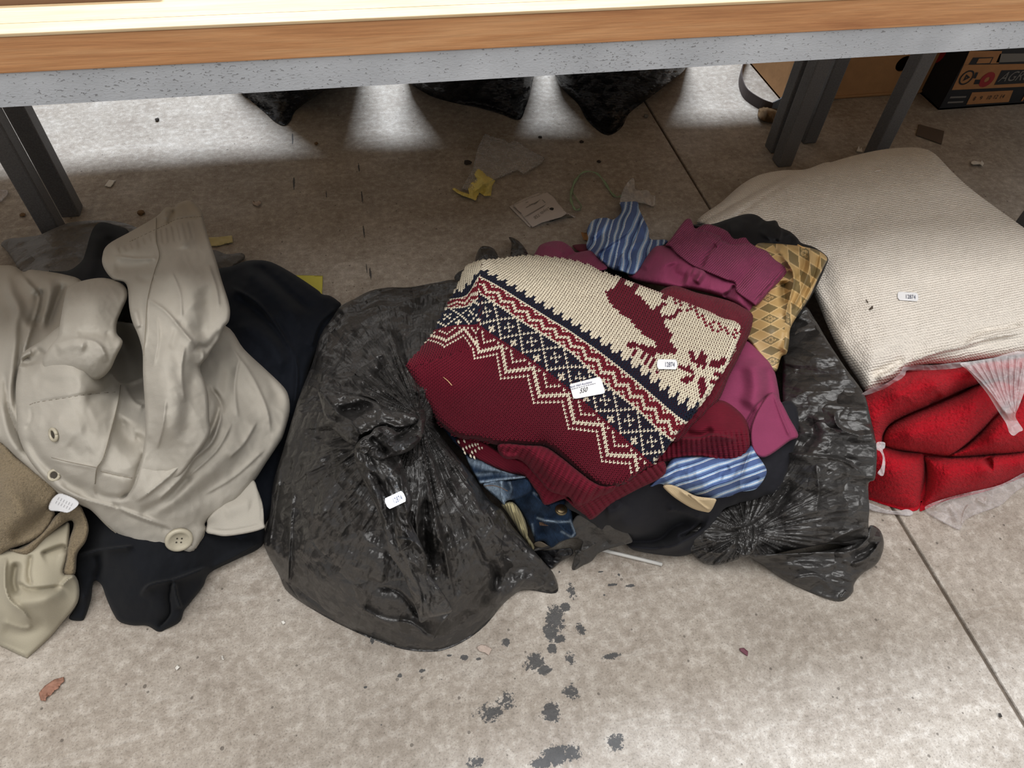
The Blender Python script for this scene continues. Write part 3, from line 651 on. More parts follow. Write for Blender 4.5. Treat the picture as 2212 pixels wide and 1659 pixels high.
_, ZTG = relief('care_label', jk, M_TAG, Z5((312, 568, .176), (345, 512, .18), (400, 492, .185), (505, 548, .185), (442, 612, .182), (380, 606, .18), (320, 600, .176)), step=2.5, edge=None, base=None, skirt=.001)
for i in range(6):
    for j in range(2):
        q0, q1 = Z5((378 + 17 * i - 14 * j, 515 + 8 * i + 24 * j), (368 + 17 * i - 14 * j, 532 + 8 * i + 24 * j)); c4 = [(q0[0] - .35, q0[1]), (q0[0] + .35, q0[1]), (q1[0] + .35, q1[1]), (q1[0] - .35, q1[1])]
        raw('label_print', [P(a_, b_, float(ZTG(np.array([a_]), np.array([b_]))[0]) + .0012) for a_, b_ in c4], [(3, 2, 1, 0)], M_GREYP_T, jk)

# the beige coat
coat = thing('coat', 'stone beige cotton coat heaped on the left with sleeve pointing up', 'coat')
relief('front_drape', coat, M_COAT, Z4((-400, 620, .02), (-330, 500, .06), (-200, 440, .13), (0, 424, .16), (90, 430, .17), (150, 466, .17), (190, 452, .17), (260, 458, .17), (400, 480, .17), (520, 522, .18), (560, 640, .2), (600, 900, .23), (500, 1100, .22), (400, 1300, .21), (350, 1600, .2)) + Z5((500, 480, .17), (420, 530, .175), (350, 470, .185), (230, 375, .195), (130, 285, .20), (0, 165, .21), (-200, 40, .2)) + Z4((-330, 1300, .10), (-420, 1000, .03), (-440, 800, .01)),
       ctl=Z4((-200, 900, .17), (60, 900, .235), (60, 1300, .235), (-60, 700, .2), (250, 800, .2), (250, 520, .18)),
       strokes=[(Z4((20, 450), (70, 600), (120, 720), (100, 1000), (60, 1250)), 12, .018), (Z4((120, 480), (200, 560), (250, 640), (190, 850), (140, 1000)), 11, .018, 's'), (Z4((255, 560), (250, 700), (190, 830)), 12, -.025), (Z4((125, 700), (130, 900), (110, 1100), (100, 1400)), 9, -.02), (Z4((420, 520), (330, 750), (310, 860)), 10, -.02),
                (Z4((330, 500), (300, 640), (250, 800)), 14, .014), (Z4((30, 1100), (60, 1350), (200, 1659)), 9, -.014, 's'), (Z4((0, 1250), (50, 1500), (150, 1659)), 10, .01)], step=3.2, edge=(16, .02), base=.0)
_, ZBODY = relief('body', coat, M_COAT, [(40, 788, .25), (51, 761, .25), (91, 735, .26), (140, 700, .27), (220, 690, .27), (300, 700, .26), (400, 700, .25), (486, 703, .21), (527, 754, .19), (574, 798, .17), (612, 835, .15), (624, 858, .14), (626, 886, .135), (620, 915, .13), (611, 943, .125), (604, 956, .12), (574, 1001, .11), (547, 1042, .10), (506, 1089, .095), (446, 1126, .095), (444, 1146, .09), (419, 1190, .085), (381, 1195, .085), (338, 1188, .09), (294, 1178, .10), (260, 1160, .11), (230, 1136, .125), (196, 1102, .15), (169, 1089, .16), (118, 1055, .19), (68, 1001, .215), (41, 944, .235), (36, 896, .245), (34, 835, .25)],
       ctl=[(120, 860, .29), (180, 960, .275), (150, 775, .308), (185, 800, .306), (262, 740, .17), (285, 800, .165), (295, 850, .185), (250, 1050, .225), (400, 950, .235), (350, 1080, .19), (480, 880, .215), (520, 950, .175), (430, 1060, .15), (560, 880, .165)],
       strokes=[(Z4((185, 1318), (240, 1300), (400, 1275), (560, 1250), (760, 1232)), 3.0, -.0035), (Z4((160, 1480), (200, 1400), (190, 1320)), 4, -.004),
                (Z4((772, 1185), (755, 1300), (705, 1500), (660, 1659)) + Z5((620, 330), (606, 430)), 4.5, .008, 's'), (Z5((606, 430), (640, 500), (780, 520), (840, 470)), 6, -.01),
                (Z4((690, 700), (760, 900), (830, 1150), (850, 1300)), 40, -.045), (Z4((690, 1090), (780, 1180), (920, 1145)), 7, .014, 's'), (Z4((790, 1190), (860, 1300), (925, 1330)), 9, .012, 's'), (Z4((820, 1400), (780, 1480), (860, 1560), (925, 1500)), 22, -.022), (Z4((540, 1270), (620, 1250), (740, 1190)), 10, -.012),
                (Z5((645, 350), (750, 375), (850, 395)), 3, -.004), (Z5((930, 200), (890, 320), (840, 470), (760, 520)), 9, -.016, 's'),
                (Z4((1300, 1170), (1390, 1300), (1405, 1400), (1350, 1560), (1240, 1659)) + Z5((1150, 400), (1000, 540)), 14, .016, 's'), (Z4((1320, 1190), (1400, 1300), (1380, 1420), (1310, 1560)), 8, -.022), (Z4((1440, 900), (1560, 1100), (1680, 1300), (1720, 1450)), 22, .008),
                (Z4((1600, 1000), (1740, 1180), (1790, 1330)), 12, -.006), (Z4((1480, 1050), (1440, 1250), (1420, 1400)), 14, -.008), (Z5((1560, 130), (1330, 360), (1110, 520), (900, 600)), 18, .012), (Z5((1250, 330), (1080, 520), (880, 620)), 10, -.014), (Z5((1800, 150), (1640, 330), (1330, 560), (1020, 680)), 22, .008), (Z5((1330, 20), (1180, 280), (960, 480), (860, 540)), 9, .012, 's'),
                (Z5((300, 270), (450, 300), (630, 330)), 4, .003), (Z5((160, 100), (260, 280), (440, 420), (620, 500)), 12, -.014), (Z5((350, 430), (520, 520), (760, 590), (1060, 700)), 9, .010, 's'), (Z5((700, 530), (830, 640), (1100, 730)), 8, -.008, 's'), (Z5((600, 600), (760, 770), (880, 815), (1130, 840), (1240, 835)), 3, .004),
                (Z4((1460, 930), (1600, 1120), (1700, 1330), (1730, 1500)), 7, .007, 's'), (Z4((1530, 1010), (1500, 1200), (1520, 1400)), 8, .006, 's'), (Z4((1640, 1420), (1560, 1560), (1460, 1659)), 9, .007, 's'), (Z5((1480, 40), (1380, 220), (1180, 400)), 8, .007, 's'), (Z5((1700, 200), (1500, 380), (1300, 500)), 7, .005, 's'), (Z4((300, 1420), (420, 1480), (560, 1470)), 20, .006), (Z4((420, 1560), (520, 1640), (600, 1600)), 14, -.005), (Z4((200, 1140), (350, 1180), (520, 1170)), 16, -.006), (Z4((110, 1080), (190, 1070), (280, 1050)), 8, .012, 's'), (Z4((150, 1000), (200, 1040), (290, 960)), 16, -.03)],
       wr=lambda x, y: .0035 * fbm(x / 60, y / 60, 21, 3) + .0022 * rid(x / 70 + y / 160, y / 110 - x / 200, 27) + .0010 * rid(x / 26 - y / 70, y / 60, 28), step=2.6, edge=(14, .016), base=.05)
relief('hem_flap', coat, M_COAT, Z5((1340, 640, .105), (1480, 500, .105), (1610, 405, .105), (1650, 470, .10), (1682, 570, .092), (1690, 680, .085), (1692, 712, .083), (1600, 742, .08), (1450, 765, .08), (1370, 755, .082), (1320, 740, .085), (1325, 690, .09)),
       strokes=[(Z5((1330, 722), (1480, 730), (1690, 686)), 2.5, -.0025), (Z5((1650, 470), (1672, 580), (1676, 690)), 2.5, -.0025), (Z5((1420, 620), (1560, 560), (1620, 560)), 16, .005)], step=2.5, edge=(5, .004), base=None, skirt=.012)
relief('second_sleeve', coat, M_COAT, Z4((402, 690, .30), (418, 610, .29), (445, 556, .28), (530, 522, .275), (650, 504, .275), (755, 526, .28), (808, 572, .285), (814, 630, .295), (778, 715, .30), (748, 790, .31), (748, 860, .315), (785, 915, .32), (745, 1005, .32), (705, 1090, .30), (640, 1150, .285), (520, 1180, .275), (400, 1170, .272), (290, 1120, .272), (270, 1050, .285), (290, 990, .30), (330, 930, .315), (370, 880, .315), (386, 780, .31)),
       ctl=Z4((600, 650, .325), (560, 800, .335), (500, 950, .342), (640, 950, .342), (500, 1060, .322), (620, 1060, .322)),
       strokes=[(Z4((350, 930), (500, 895), (630, 930), (690, 1040)), 10, .009, 's'), (Z4((480, 860), (620, 860), (730, 880)), 12, -.009), (Z4((350, 960), (480, 930), (560, 960)), 12, .01), (Z4((430, 640), (410, 800), (380, 880)), 12, .008)],
       wr=lambda x, y: .0025 * fbm(x / 40, y / 40, 23, 3) + .0022 * rid(x / 70 + y / 160, y / 110 - x / 200, 27) + .0010 * rid(x / 26 - y / 70, y / 60, 28), step=2.2, edge=(9, .016), base=None, skirt=.06)
_, ZSL = relief('sleeve', coat, M_COAT, Z4((1058, 56, .235), (1110, 52, .235), (1132, 30, .23), (1170, 15, .225), (1218, 10, .225), (1285, 66, .235), (1310, 160, .25), (1342, 270, .265), (1385, 400, .285), (1422, 530, .30), (1455, 630, .31), (1472, 710, .315), (1465, 780, .315), (1432, 825, .315), (1400, 900, .315), (1350, 972, .31), (1320, 1020, .31), (1280, 1078, .305), (1310, 1170, .30), (1332, 1260, .29), (1338, 1400, .28), (1340, 1512, .265), (1240, 1659, .245)) + Z5((1150, 380, .22), (1000, 500, .19), (880, 560, .18), (800, 540, .19), (850, 420, .22), (900, 300, .25), (925, 150, .275)) + Z4((930, 1500, .29), (928, 1330, .31), (915, 1120, .33), (912, 980, .335), (885, 875, .335), (845, 780, .33), (826, 690, .32), (808, 545, .295), (720, 512, .28), (662, 435, .27), (655, 365, .265), (692, 290, .255), (850, 200, .245), (1000, 112, .235)),
       ctl=Z4((1000, 300, .29), (1200, 350, .295), (1000, 550, .33), (1250, 650, .345), (1100, 850, .36), (1200, 1000, .35), (1100, 1200, .345), (1150, 1400, .32)) + Z5((1060, 250, .252), (980, 420, .213)),
       strokes=[(Z4((1000, 120), (1000, 260), (1020, 360), (990, 460), (945, 640), (930, 850), (920, 1000)), 4.5, .006, 's'), (Z4((1000, 190), (1060, 165), (1130, 130), (1240, 115), (1290, 110)), 3.0, -.005), (Z4((830, 270), (900, 240), (1000, 190)), 3.0, -.005),
                (Z4((1110, 60), (1100, 110), (1070, 165)), 6, -.01), (Z4((1060, 70), (1055, 130)), 6, .006), (Z4((1150, 140), (1160, 200), (1180, 330)), 14, .008), (Z4((1240, 130), (1290, 300)), 14, -.006), (Z4((740, 370), (880, 385), (1010, 380)), 8, .010, 's'), (Z4((720, 440), (860, 430), (1000, 400)), 14, -.012), (Z4((700, 300), (800, 330), (900, 300)), 12, .008),
                (Z4((940, 640), (1060, 720), (1180, 860), (1260, 950)), 10, .012, 's'), (Z4((1270, 560), (1330, 680), (1310, 800), (1250, 900)), 24, -.016), (Z4((1430, 830), (1330, 950), (1240, 930)), 9, -.010), (Z4((1290, 960), (1300, 1010), (1280, 1070)), 8, .008, 's'), (Z4((1060, 430), (1200, 560), (1290, 700)), 26, .010),
                (Z4((960, 900), (1050, 1100), (1080, 1350), (1060, 1600)), 30, .010), (Z4((1240, 1100), (1200, 1300), (1180, 1560)), 16, -.008), (Z4((860, 700), (890, 830)), 8, .010), (Z4((1090, 460), (1150, 600), (1160, 760)), 9, .006, 's'), (Z4((1330, 420), (1380, 560), (1400, 700)), 9, .006, 's'), (Z4((1000, 740), (1010, 900), (980, 1080)), 10, .005, 's'), (Z4((1180, 940), (1160, 1100), (1180, 1300)), 9, .006, 's'), (Z4((1060, 1280), (1040, 1450), (1000, 1600)), 10, .006, 's'), (Z4((860, 480), (930, 520), (1000, 500)), 8, -.006), (Z4((1180, 760), (1120, 880), (1100, 980)), 9, -.005)] +
               [(Z4((1000 + 34 * i, 190 - 9 * i), (1004 + 36 * i, 235 - 8 * i), (1010 + 38 * i, 300 - 6 * i)), 3.2, -.004) for i in range(7)] + [(Z4((760 + 40 * i, 310 - 18 * i), (780 + 40 * i, 350 - 15 * i)), 3.5, -.004) for i in range(6)],
       wr=lambda x, y: .003 * fbm(x / 55, y / 55, 25, 3) + .0022 * rid(x / 70 + y / 160, y / 110 - x / 200, 27) + .0010 * rid(x / 26 - y / 70, y / 60, 28), step=2.2, edge=(8, .014), base=None, skirt=.05)
M_SEAMD = plain('seam_shadow_thread', srgb(138, 130, 116), .9)  # dark thread colour also paints in the shade of the seam grooves
def seam(pts, zf, r=.0007, lift=.0004, dash=False):
    q = smooth_line(pts, 8); zs = zf(q[:, 0], q[:, 1]) + lift
    w = P(q[:, 0], q[:, 1], zs)
    if not dash: return tube('seam', w, r, M_SEAMD, coat, 5)
    for i in range(0, len(w) - 1, 2): tube('stitch', w[i:i + 2], r, M_SEAMD, coat, 5)
seam(Z4((1000, 120), (1000, 260), (1020, 360), (990, 460), (945, 640), (930, 850), (920, 1000)), ZSL)
seam(Z4((190, 1316), (240, 1300), (400, 1275), (560, 1250), (752, 1234)), ZBODY, .0006, dash=True)
seam(Z4((772, 1190), (755, 1300), (705, 1500), (660, 1655)) + Z5((620, 330), (608, 430)), ZBODY)
seam(Z5((645, 350), (750, 375), (845, 393)), ZBODY)
seam(Z4((1005, 190), (1060, 165), (1130, 130), (1240, 115), (1292, 112)), ZSL, .0006, dash=True)
seam(Z4((830, 272), (900, 240), (1000, 192)), ZSL, .0006, dash=True)
seam(Z5((640, 650), (760, 758), (880, 800), (1130, 826), (1230, 822)), ZBODY, .0005)
seam(Z5((1315, 700), (1300, 770), (1245, 845)), ZBODY, .0005)
seam(Z5((330, 262), (450, 292), (620, 326)), ZBODY, .0005)
def eyelet(px, py, zf, R):
    c, u, w, n_ = frame(px, py, zf); c = c + n_ * .003
    e = tube('eyelet', [c + R * (math.cos(t) * u + math.sin(t) * w) for t in np.linspace(0, 2 * math.pi, 21)], R * .3, M_BTN, coat, 6)
    raw('eyelet_hole', [c + R * .75 * (math.cos(t) * u + math.sin(t) * w) for t in np.linspace(0, 6.283, 14, endpoint=False)], [tuple(range(14))], M_HOLE, e)
eyelet(*Z4((355, 1505))[0], ZBODY, .0085); eyelet(*Z5((352, 375))[0], ZBODY, .0075)
bc, bu, bw, bn = frame(*Z5((1143, 775))[0], ZBODY, 14.0); bc = bc + bn * .004
v = []; f = []; prof = [(.0001, .0035), (.0125, .0035), (.0145, .0058), (.0185, .0062), (.0205, .004), (.0205, 0), (.0001, 0)]; sg = 28
for r_, h_ in prof:
    for k in range(sg): t = 2 * math.pi * k / sg; v.append(bc + r_ * (math.cos(t) * bu + math.sin(t) * bw) + h_ * bn)
for j in range(len(prof) - 1):
    for k in range(sg): f.append((j * sg + k, (j + 1) * sg + k, (j + 1) * sg + (k + 1) % sg, j * sg + (k + 1) % sg))
btn = raw('button', v, f, M_BTN, coat, True)
for dx, dy in ((-1, -1), (1, -1), (-1, 1), (1, 1)):
    raw('thread_hole', [bc + (.0034 * dx + .0014 * math.cos(t)) * bu + (.0034 * dy + .0014 * math.sin(t)) * bw + .0041 * bn for t in np.linspace(0, 6.283, 10, endpoint=False)], [tuple(range(10))], M_HOLE, btn)
# ------------------------------------------------------------------ the tied bin bag
bag = thing('bin_bag', 'full black bin bag tied in a knot, standing in the middle', 'bag')
KX, KY = 905.0, 898.0
def bag_wr(x, y):
    dx = x - KX; dy = y - KY; r = np.hypot(dx, dy) + 1e-6; th = np.arctan2(dy, dx)
    w = .35 * pn(r / 90, th * 2.5, 3)
    pl = .9 * rid(th * 5.5 + w, r / 420, 4) + .6 * rid(th * 12 + w * 2, r / 300, 5) + .35 * rid(th * 26 + w * 3, r / 220, 6) + .2 * rid(th * 52 + w * 3, r / 160, 7)
    A = .0125 * np.exp(-(r / 330.0) ** 2) * np.clip(r / 60, .35, 1)
    side = .55 + .45 * np.clip(dy / 120 + .3, 0, 1)
    ck = crumple(1.0, 62, 51)(x, y); ck2 = crumple(1.0, 30, 57)(x + .3 * dy, y)
    m = np.clip(.55 + 1.1 * pn(x / 110, y / 110, 9), 0, 1.2)
    low = np.clip((y - 1215) / 110, 0, 1) * np.clip(1 - np.abs(x - 800) / 330, .2, 1)
    return A * pl * side + (.013 * ck * m + .006 * ck2) * (1 - .85 * low)
BAGO = [(734, 663, .17), (766, 645, .17), (800, 628, .175), (837, 621, .175), (888, 620, .175), (938, 611, .175), (989, 606, .17), (1030, 640, .2), (1010, 720, .26), (980, 800, .3), (955, 870, .31), (938, 913, .305), (972, 967, .275), (1023, 1028, .235), (1056, 1079, .20), (1087, 1105, .18), (1107, 1136, .15), (1151, 1187, .10), (1175, 1214, .07), (1198, 1243, .03), (1201, 1281, .01), (1131, 1275, .02), (1090, 1302, .012), (1050, 1349, .008), (1006, 1383, .006), (955, 1405, .005), (904, 1407, .005), (854, 1398, .005), (786, 1373, .006), (702, 1332, .008), (624, 1281, .012), (601, 1238, .02), (577, 1194, .035), (570, 1165, .045), (584, 1103, .08), (590, 1045, .10), (611, 974, .13), (644, 864, .155), (675, 783, .165), (692, 725, .17), (719, 685, .17)]
_, ZBAG = relief('sack', bag, M_BAG, BAGO,
    ctl=[(905, 898, .345), (820, 900, .33), (760, 800, .28), (850, 760, .285), (900, 700, .25), (800, 690, .235), (700, 900, .25), (680, 1050, .215), (760, 1060, .275), (850, 1080, .285), (950, 1080, .255), (700, 1200, .16), (820, 1220, .20), (940, 1220, .19), (1040, 1180, .16), (780, 1310, .095), (900, 1330, .095), (1000, 1300, .095), (640, 1160, .12), (1100, 1230, .06)],
    strokes=[(Z7((1070, 300), (1150, 600), (1220, 900), (1290, 1260)), 10, .012, 's'), (Z7((1150, 320), (1270, 560), (1420, 760), (1500, 940)), 12, .010, 's'), (Z7((1110, 500), (1090, 800), (1100, 990)), 12, -.018), (Z7((1330, 420), (1500, 700), (1650, 900)), 14, .008), (Z7((640, 300), (480, 480), (330, 800), (250, 1000)), 14, .010), (Z7((560, 260), (380, 330), (250, 420)), 12, .012, 's'), (Z7((420, 300), (520, 240), (640, 230)), 10, -.014),
             (Z7((250, 450), (230, 700), (210, 1100)), 7, .010, 's'), (Z7((170, 300), (110, 700), (90, 850)), 7, .008, 's'), (Z7((1390, 740), (1450, 900), (1530, 960), (1550, 1130)), 9, -.016), (Z7((1560, 870), (1580, 950), (1600, 900)), 10, .012), (Z7((780, 1090), (930, 1130), (1060, 1300)), 9, -.02, 's'), (Z7((830, 870), (820, 1000), (790, 1080)), 14, .010),
             (Z7((640, 1200), (820, 1300), (1000, 1330), (1130, 1440)), 12, .008, 's'), (Z7((1260, 1250), (1180, 1340), (1130, 1440)), 8, .010, 's'), (Z7((470, 560), (420, 800), (330, 950)), 30, .010),
             (Z6((780, 460), (860, 480), (890, 560), (1010, 800), (1060, 930)), 9, .016, 's'), (Z6((800, 640), (820, 720), (780, 780)), 7, -.014), (Z6((620, 290), (560, 420), (600, 500)), 10, .008), (Z6((420, 760), (520, 790), (700, 800), (830, 900)), 9, .012, 's'), (Z6((380, 700), (560, 670), (760, 700)), 16, -.008), (Z6((300, 1100), (330, 1160), (460, 1230), (640, 1240)), 9, .010, 's'), (Z6((1150, 260), (1000, 420), (960, 600), (1040, 900)), 16, -.012), (Z6((760, 300), (900, 360), (1000, 330)), 14, .008), (Z6((900, 600), (960, 760), (1040, 900)), 6, .008, 's')],
    wr=bag_wr, step=2.0, edge=(26, .02), base=0, uvfn=lambda x, y: np.stack([np.arctan2(-(y - KY), -(x - KX)) * .22, np.hypot(x - KX, y - KY) * .00022], -1))
def tw(amp, s, seed, a, k): return crumple(amp, s, seed, (a, k))
relief('loose_fold', bag, M_BAG, B4((38, 350, .31), (60, 300, .305), (95, 140, .295), (180, 160, .30), (300, 215, .305), (400, 180, .31), (470, 200, .315), (560, 200, .32), (700, 300, .33), (850, 420, .34), (1000, 540, .345), (1120, 610, .35), (1000, 660, .35), (850, 600, .345), (700, 470, .34), (500, 420, .335), (300, 400, .325), (160, 400, .32), (80, 400, .315)),
       wr=tw(.005, 24, 61, .55, 2.0), strokes=[(B4((100, 150), (270, 260), (300, 380)), 5, .008, 's'), (B4((400, 190), (520, 330), (760, 480)), 5, .008, 's'), (B4((560, 210), (620, 330), (900, 540)), 5, -.008)], step=1.7, edge=(6, .01), base=None, skirt=.03)
relief('knot_ear', bag, M_BAG, B4((36, 350, .325), (90, 370, .33), (170, 350, .335), (280, 390, .34), (420, 390, .345), (600, 430, .35), (760, 500, .355), (850, 560, .36), (980, 590, .365), (1120, 620, .365), (1220, 640, .365), (1240, 720, .36), (1100, 790, .36), (960, 800, .36), (820, 760, .36), (690, 830, .36), (560, 900, .355), (500, 1005, .345), (380, 960, .335), (260, 860, .325), (160, 740, .32), (105, 620, .32), (80, 520, .32)),
       ctl=B4((400, 600, .345), (250, 560, .34), (700, 650, .352)), wr=tw(.006, 20, 63, .45, 1.7),
       strokes=[(B4((90, 390), (250, 600), (420, 720), (540, 900)), 7, .014, 's'), (B4((250, 600), (500, 560), (700, 520)), 10, -.022), (B4((110, 640), (230, 720), (450, 760)), 6, .01, 's'), (B4((300, 640), (460, 640), (600, 560)), 7, -.014)], step=1.6, edge=(8, .012), base=None, skirt=.03)
relief('tail', bag, M_BAG, B4((470, 1090, .36), (480, 1020, .362), (540, 940, .365), (620, 900, .367), (700, 880, .367), (800, 980, .365), (950, 1080, .362), (1030, 1150, .358), (1060, 1250, .35), (1090, 1350, .345)) + Z7((1000, 480, .335), (1010, 560, .33), (985, 640, .325), (1040, 760, .31), (1100, 900, .29), (1110, 1000, .265), (1180, 1090, .25), (1265, 1235, .205), (1200, 1270, .19), (1120, 1290, .18), (1062, 1318, .17), (1040, 1250, .185), (1000, 1140, .21), (945, 1000, .24), (870, 890, .265), (845, 800, .28), (815, 680, .30), (780, 590, .315), (730, 480, .33), (680, 380, .345)) + B4((490, 1220, .352),),
       ctl=Z7((850, 400, .355), (900, 600, .335), (950, 800, .305), (1020, 1000, .268), (1120, 1180, .222)), wr=tw(.007, 22, 65, 1.15, 2.2),
       strokes=[(Z7((690, 330), (800, 560), (850, 760)), 8, .010), (Z7((760, 350), (870, 560), (900, 800), (1000, 1000)), 6, -.012, 's'), (Z7((930, 350), (960, 560), (1000, 640)), 6, .012, 's'), (Z7((900, 780), (1010, 800), (920, 870)), 8, .012, 's'), (Z7((950, 900), (1050, 1100), (1070, 1290)), 7, .010, 's')], step=1.7, edge=(8, .012), base=None, skirt=.035)
relief('knot', bag, M_BAG, B4((490, 1030, .372), (560, 920, .378), (660, 870, .382), (720, 800, .385), (830, 775, .387), (930, 810, .385), (1000, 850, .382), (1150, 800, .375), (1240, 700, .365), (1200, 600, .36), (1290, 560, .355), (1330, 640, .35), (1310, 780, .362), (1290, 880, .37), (1250, 960, .372), (1150, 1060, .375), (1040, 1110, .377), (920, 1140, .376), (780, 1190, .372), (660, 1150, .372), (560, 1110, .37)),
       wr=tw(.0075, 15, 67, -.4, 1.8), strokes=[(B4((660, 900), (780, 1010), (900, 1120)), 6, -.02), (B4((740, 830), (860, 900), (880, 1000), (960, 1010)), 7, .014, 's'), (B4((960, 930), (1080, 880), (1240, 780)), 7, -.022), (B4((900, 1080), (1080, 1040), (1260, 900)), 8, .010)], step=1.5, edge=(9, .016), base=None, skirt=.05)
# price stickers with clipped corners
M_STK = plain('white_sticker', srgb(236, 236, 238), .5)
M_SINK = plain('navy_ink', srgb(70, 74, 96), .6)
def price_tag(label, c, ex, ey, zf, txt='12874', tx=-.10, lift=.0022):
    """c pixel centre, ex / ey pixel half vectors along and up"""
    ex = np.array(ex, float); ey = np.array(ey, float); c = np.array(c, float)
    sh = [(-1, -.45), (-.86, -1), (.86, -1), (1, -.45), (1, .45), (.86, 1), (-.86, 1), (-1, .45)]
    gx = [c + a * ex + b * ey for a, b in sh]
    fit = tps([g for g in gx] + [c], zf(np.array([g[0] for g in gx] + [c[0]]), np.array([g[1] for g in gx] + [c[1]])), 30.0)
    top = lambda x, y: np.maximum(fit(x, y), zf(x, y)) + lift
    t = thing('price_sticker', label, 'sticker', group='numbered white price stickers')
    relief('paper', t, M_STK, [(g[0], g[1], 0) for g in gx], step=1.6, edge=None, base=None, skirt=.001, corner=True, zf=top, tuck=.4)
    s = np.linalg.norm(ex) * 2
    text_on('number', txt, c + tx * ex - .48 * ey, ex * .40, ey * 1.35, top, M_SINK, t, .0009)
    return t
price_tag('price sticker numbered 12874 on the black bin bag tail', (854, 1080), (20, -9.5), (-5.0, -11.5), ZBAG if False else (lambda x, y: np.maximum(ZBAG(x, y), 0) * 0 + .352), tx=-.28)
# ------------------------------------------------------------------ the folded jumper
C_CREAM = np.array(srgb(234, 224, 202)); C_MAR = np.array(srgb(106, 18, 38)); C_NAVY = np.array(srgb(22, 29, 48)); C_RED = np.array(srgb(124, 24, 42))
S1 = zz(880, 540, .18083); S2 = zz(1220, 560, .18987); S3 = zz(1120, 780, .18083)
M_YARN = fabric('jumper_yarn', (1, 1, 1), .95, .04, bumps=((1500, .0004),), col=True, var=.1, varscale=60)
M_MAR = fabric('maroon_knit', C_MAR, .95, .04, weave=(('ribu', .0048, .0012), ('ribv', .0036, .0008)), bumps=((900, .0004),), var=.14, varscale=40)
M_RIB = fabric('maroon_rib', C_MAR, .95, .02, weave=(('ribv', .0040, .0005),), bumps=((900, .0004),), var=.14, varscale=40)
jum = thing('fair_isle_jumper', 'folded maroon, navy and cream fair isle jumper with reindeer on top of the pile', 'jumper')
main_c = [(0, 0, 1025, 777), (14, 0, 1081, 820), (28, 0, 1152, 872), (42, 0, 1227, 927), (56, 0, 1299, 997), (70, 0, 1372, 1066),
          (0, 13, 1058, 719), (14, 13, 1123, 761), (28, 13, 1197, 814), (42, 13, 1271, 876), (56, 13, 1344, 941), (70, 13, 1412, 1003),
          (0, 23, 1090, 672), (14, 23, 1160, 717), (28, 23, 1231, 762), (42, 23, 1306, 831), (56, 23, 1379, 889), (70, 23, 1447, 950),
          (0, 33, 1118, 645), (14, 33, 1189, 690), (28, 33, 1258, 734), (42, 33, 1336, 791), (56, 33, 1406, 850), (70, 33, 1474, 906),
          (-14, 33, 1045, 602), (-9, 23, 1043, 641), (-14, 55, 1118, 552), (0, 60, 1195, 553), (14, 64, 1270, 570), (28, 66, 1350, 604), (42, 66, 1430, 634), (56, 66, 1508, 664), (70, 66, 1582, 688), (78, 52, 1592, 770), (84, 66, 1650, 712),
          (28, -30, 1045, 975), (0, -25, 935, 857), (56, -25, 1219, 1094), (-14, -14, 915, 770), (-10, 0, 985, 750)]
left_c = [(-1, 0, 1022, 768), (-14, 0, 960, 752), (-26, 0, 890, 772), (-1, 13, 1031, 701), (-10, 13, 990, 703), (-20, 13, 934, 716), (-1, 23, 1040, 642), (-8, 23, 1010, 664), (-17, 23, 958, 668), (-1, 33, 1036, 596), (-8, 33, 1010, 638), (-14, 33, 974, 646), (-1, 46, 1046, 562), (-7, 46, 1016, 580), (-13, 46, 990, 606), (-20, -14, 890, 830), (-1, -14, 985, 850)]
Tm = tps([(a, b) for a, b, _, _ in main_c], [(c, d) for _, _, c, d in main_c], 1e-3); Tl = tps([(a, b) for a, b, _, _ in left_c], [(c, d) for _, _, c, d in left_c], 1e-3)
PANEL = S1((930, 118, .325), (850, 135, .32), (720, 190, .30), (680, 240, .295), (650, 320, .29), (600, 430, .287), (520, 570, .285), (470, 680, .287), (400, 790, .29), (330, 960, .30), (240, 1080, .31), (120, 1230, .325), (20, 1330, .335)) + B4((1100, 60, .338), (1150, 200, .338), (1280, 440, .335), (1350, 540, .332), (1480, 740, .325), (1700, 910, .315), (1950, 950, .31)) + \
    [(1082, 963, .305), (1107, 962, .305), (1140, 965, .302), (1177, 967, .30), (1205, 985, .295), (1242, 1014, .285), (1276, 1039, .28), (1303, 1053, .277), (1340, 1050, .275), (1368, 1035, .275), (1388, 1020, .28), (1412, 1004, .285), (1450, 956, .30), (1490, 906, .31), (1522, 865, .318), (1555, 815, .325), (1580, 773, .33), (1596, 728, .33), (1601, 706, .328), (1590, 692, .325), (1560, 684, .32), (1500, 661, .313), (1450, 640, .308), (1400, 621, .305), (1350, 603, .303), (1310, 590, .303), (1260, 568, .303), (1200, 556, .303), (1130, 553, .305), (1080, 559, .315)]
_, ZPAN = relief('front_panel', jum, M_YARN, PANEL, ctl=[(1036, 600, .35), (1032, 700, .365), (1010, 780, .362), (1100, 640, .355), (1200, 640, .345), (1300, 690, .35), (1400, 740, .35), (1500, 760, .345), (1150, 760, .365), (1250, 850, .352), (1350, 900, .335), (1000, 860, .36), (1100, 900, .345), (1200, 960, .318), (940, 790, .352), (1420, 920, .322)],
    strokes=[(S1((880, 190), (860, 400), (865, 650), (850, 900), (800, 1100)), 12, .012), (S1((700, 330), (720, 560), (700, 720)), 12, -.006), (S2((1500, 560), (1720, 700), (1960, 740)), 10, .006), (S1((100, 1350), (400, 1180), (800, 1050)), 16, .008), (S2((300, 700), (900, 1000), (1300, 1400)), 40, .004)],
    step=3, edge=(16, .028), base=None, skirt=.045, col=lambda x, y: np.tile(C_MAR * .55, (len(x), 1)))
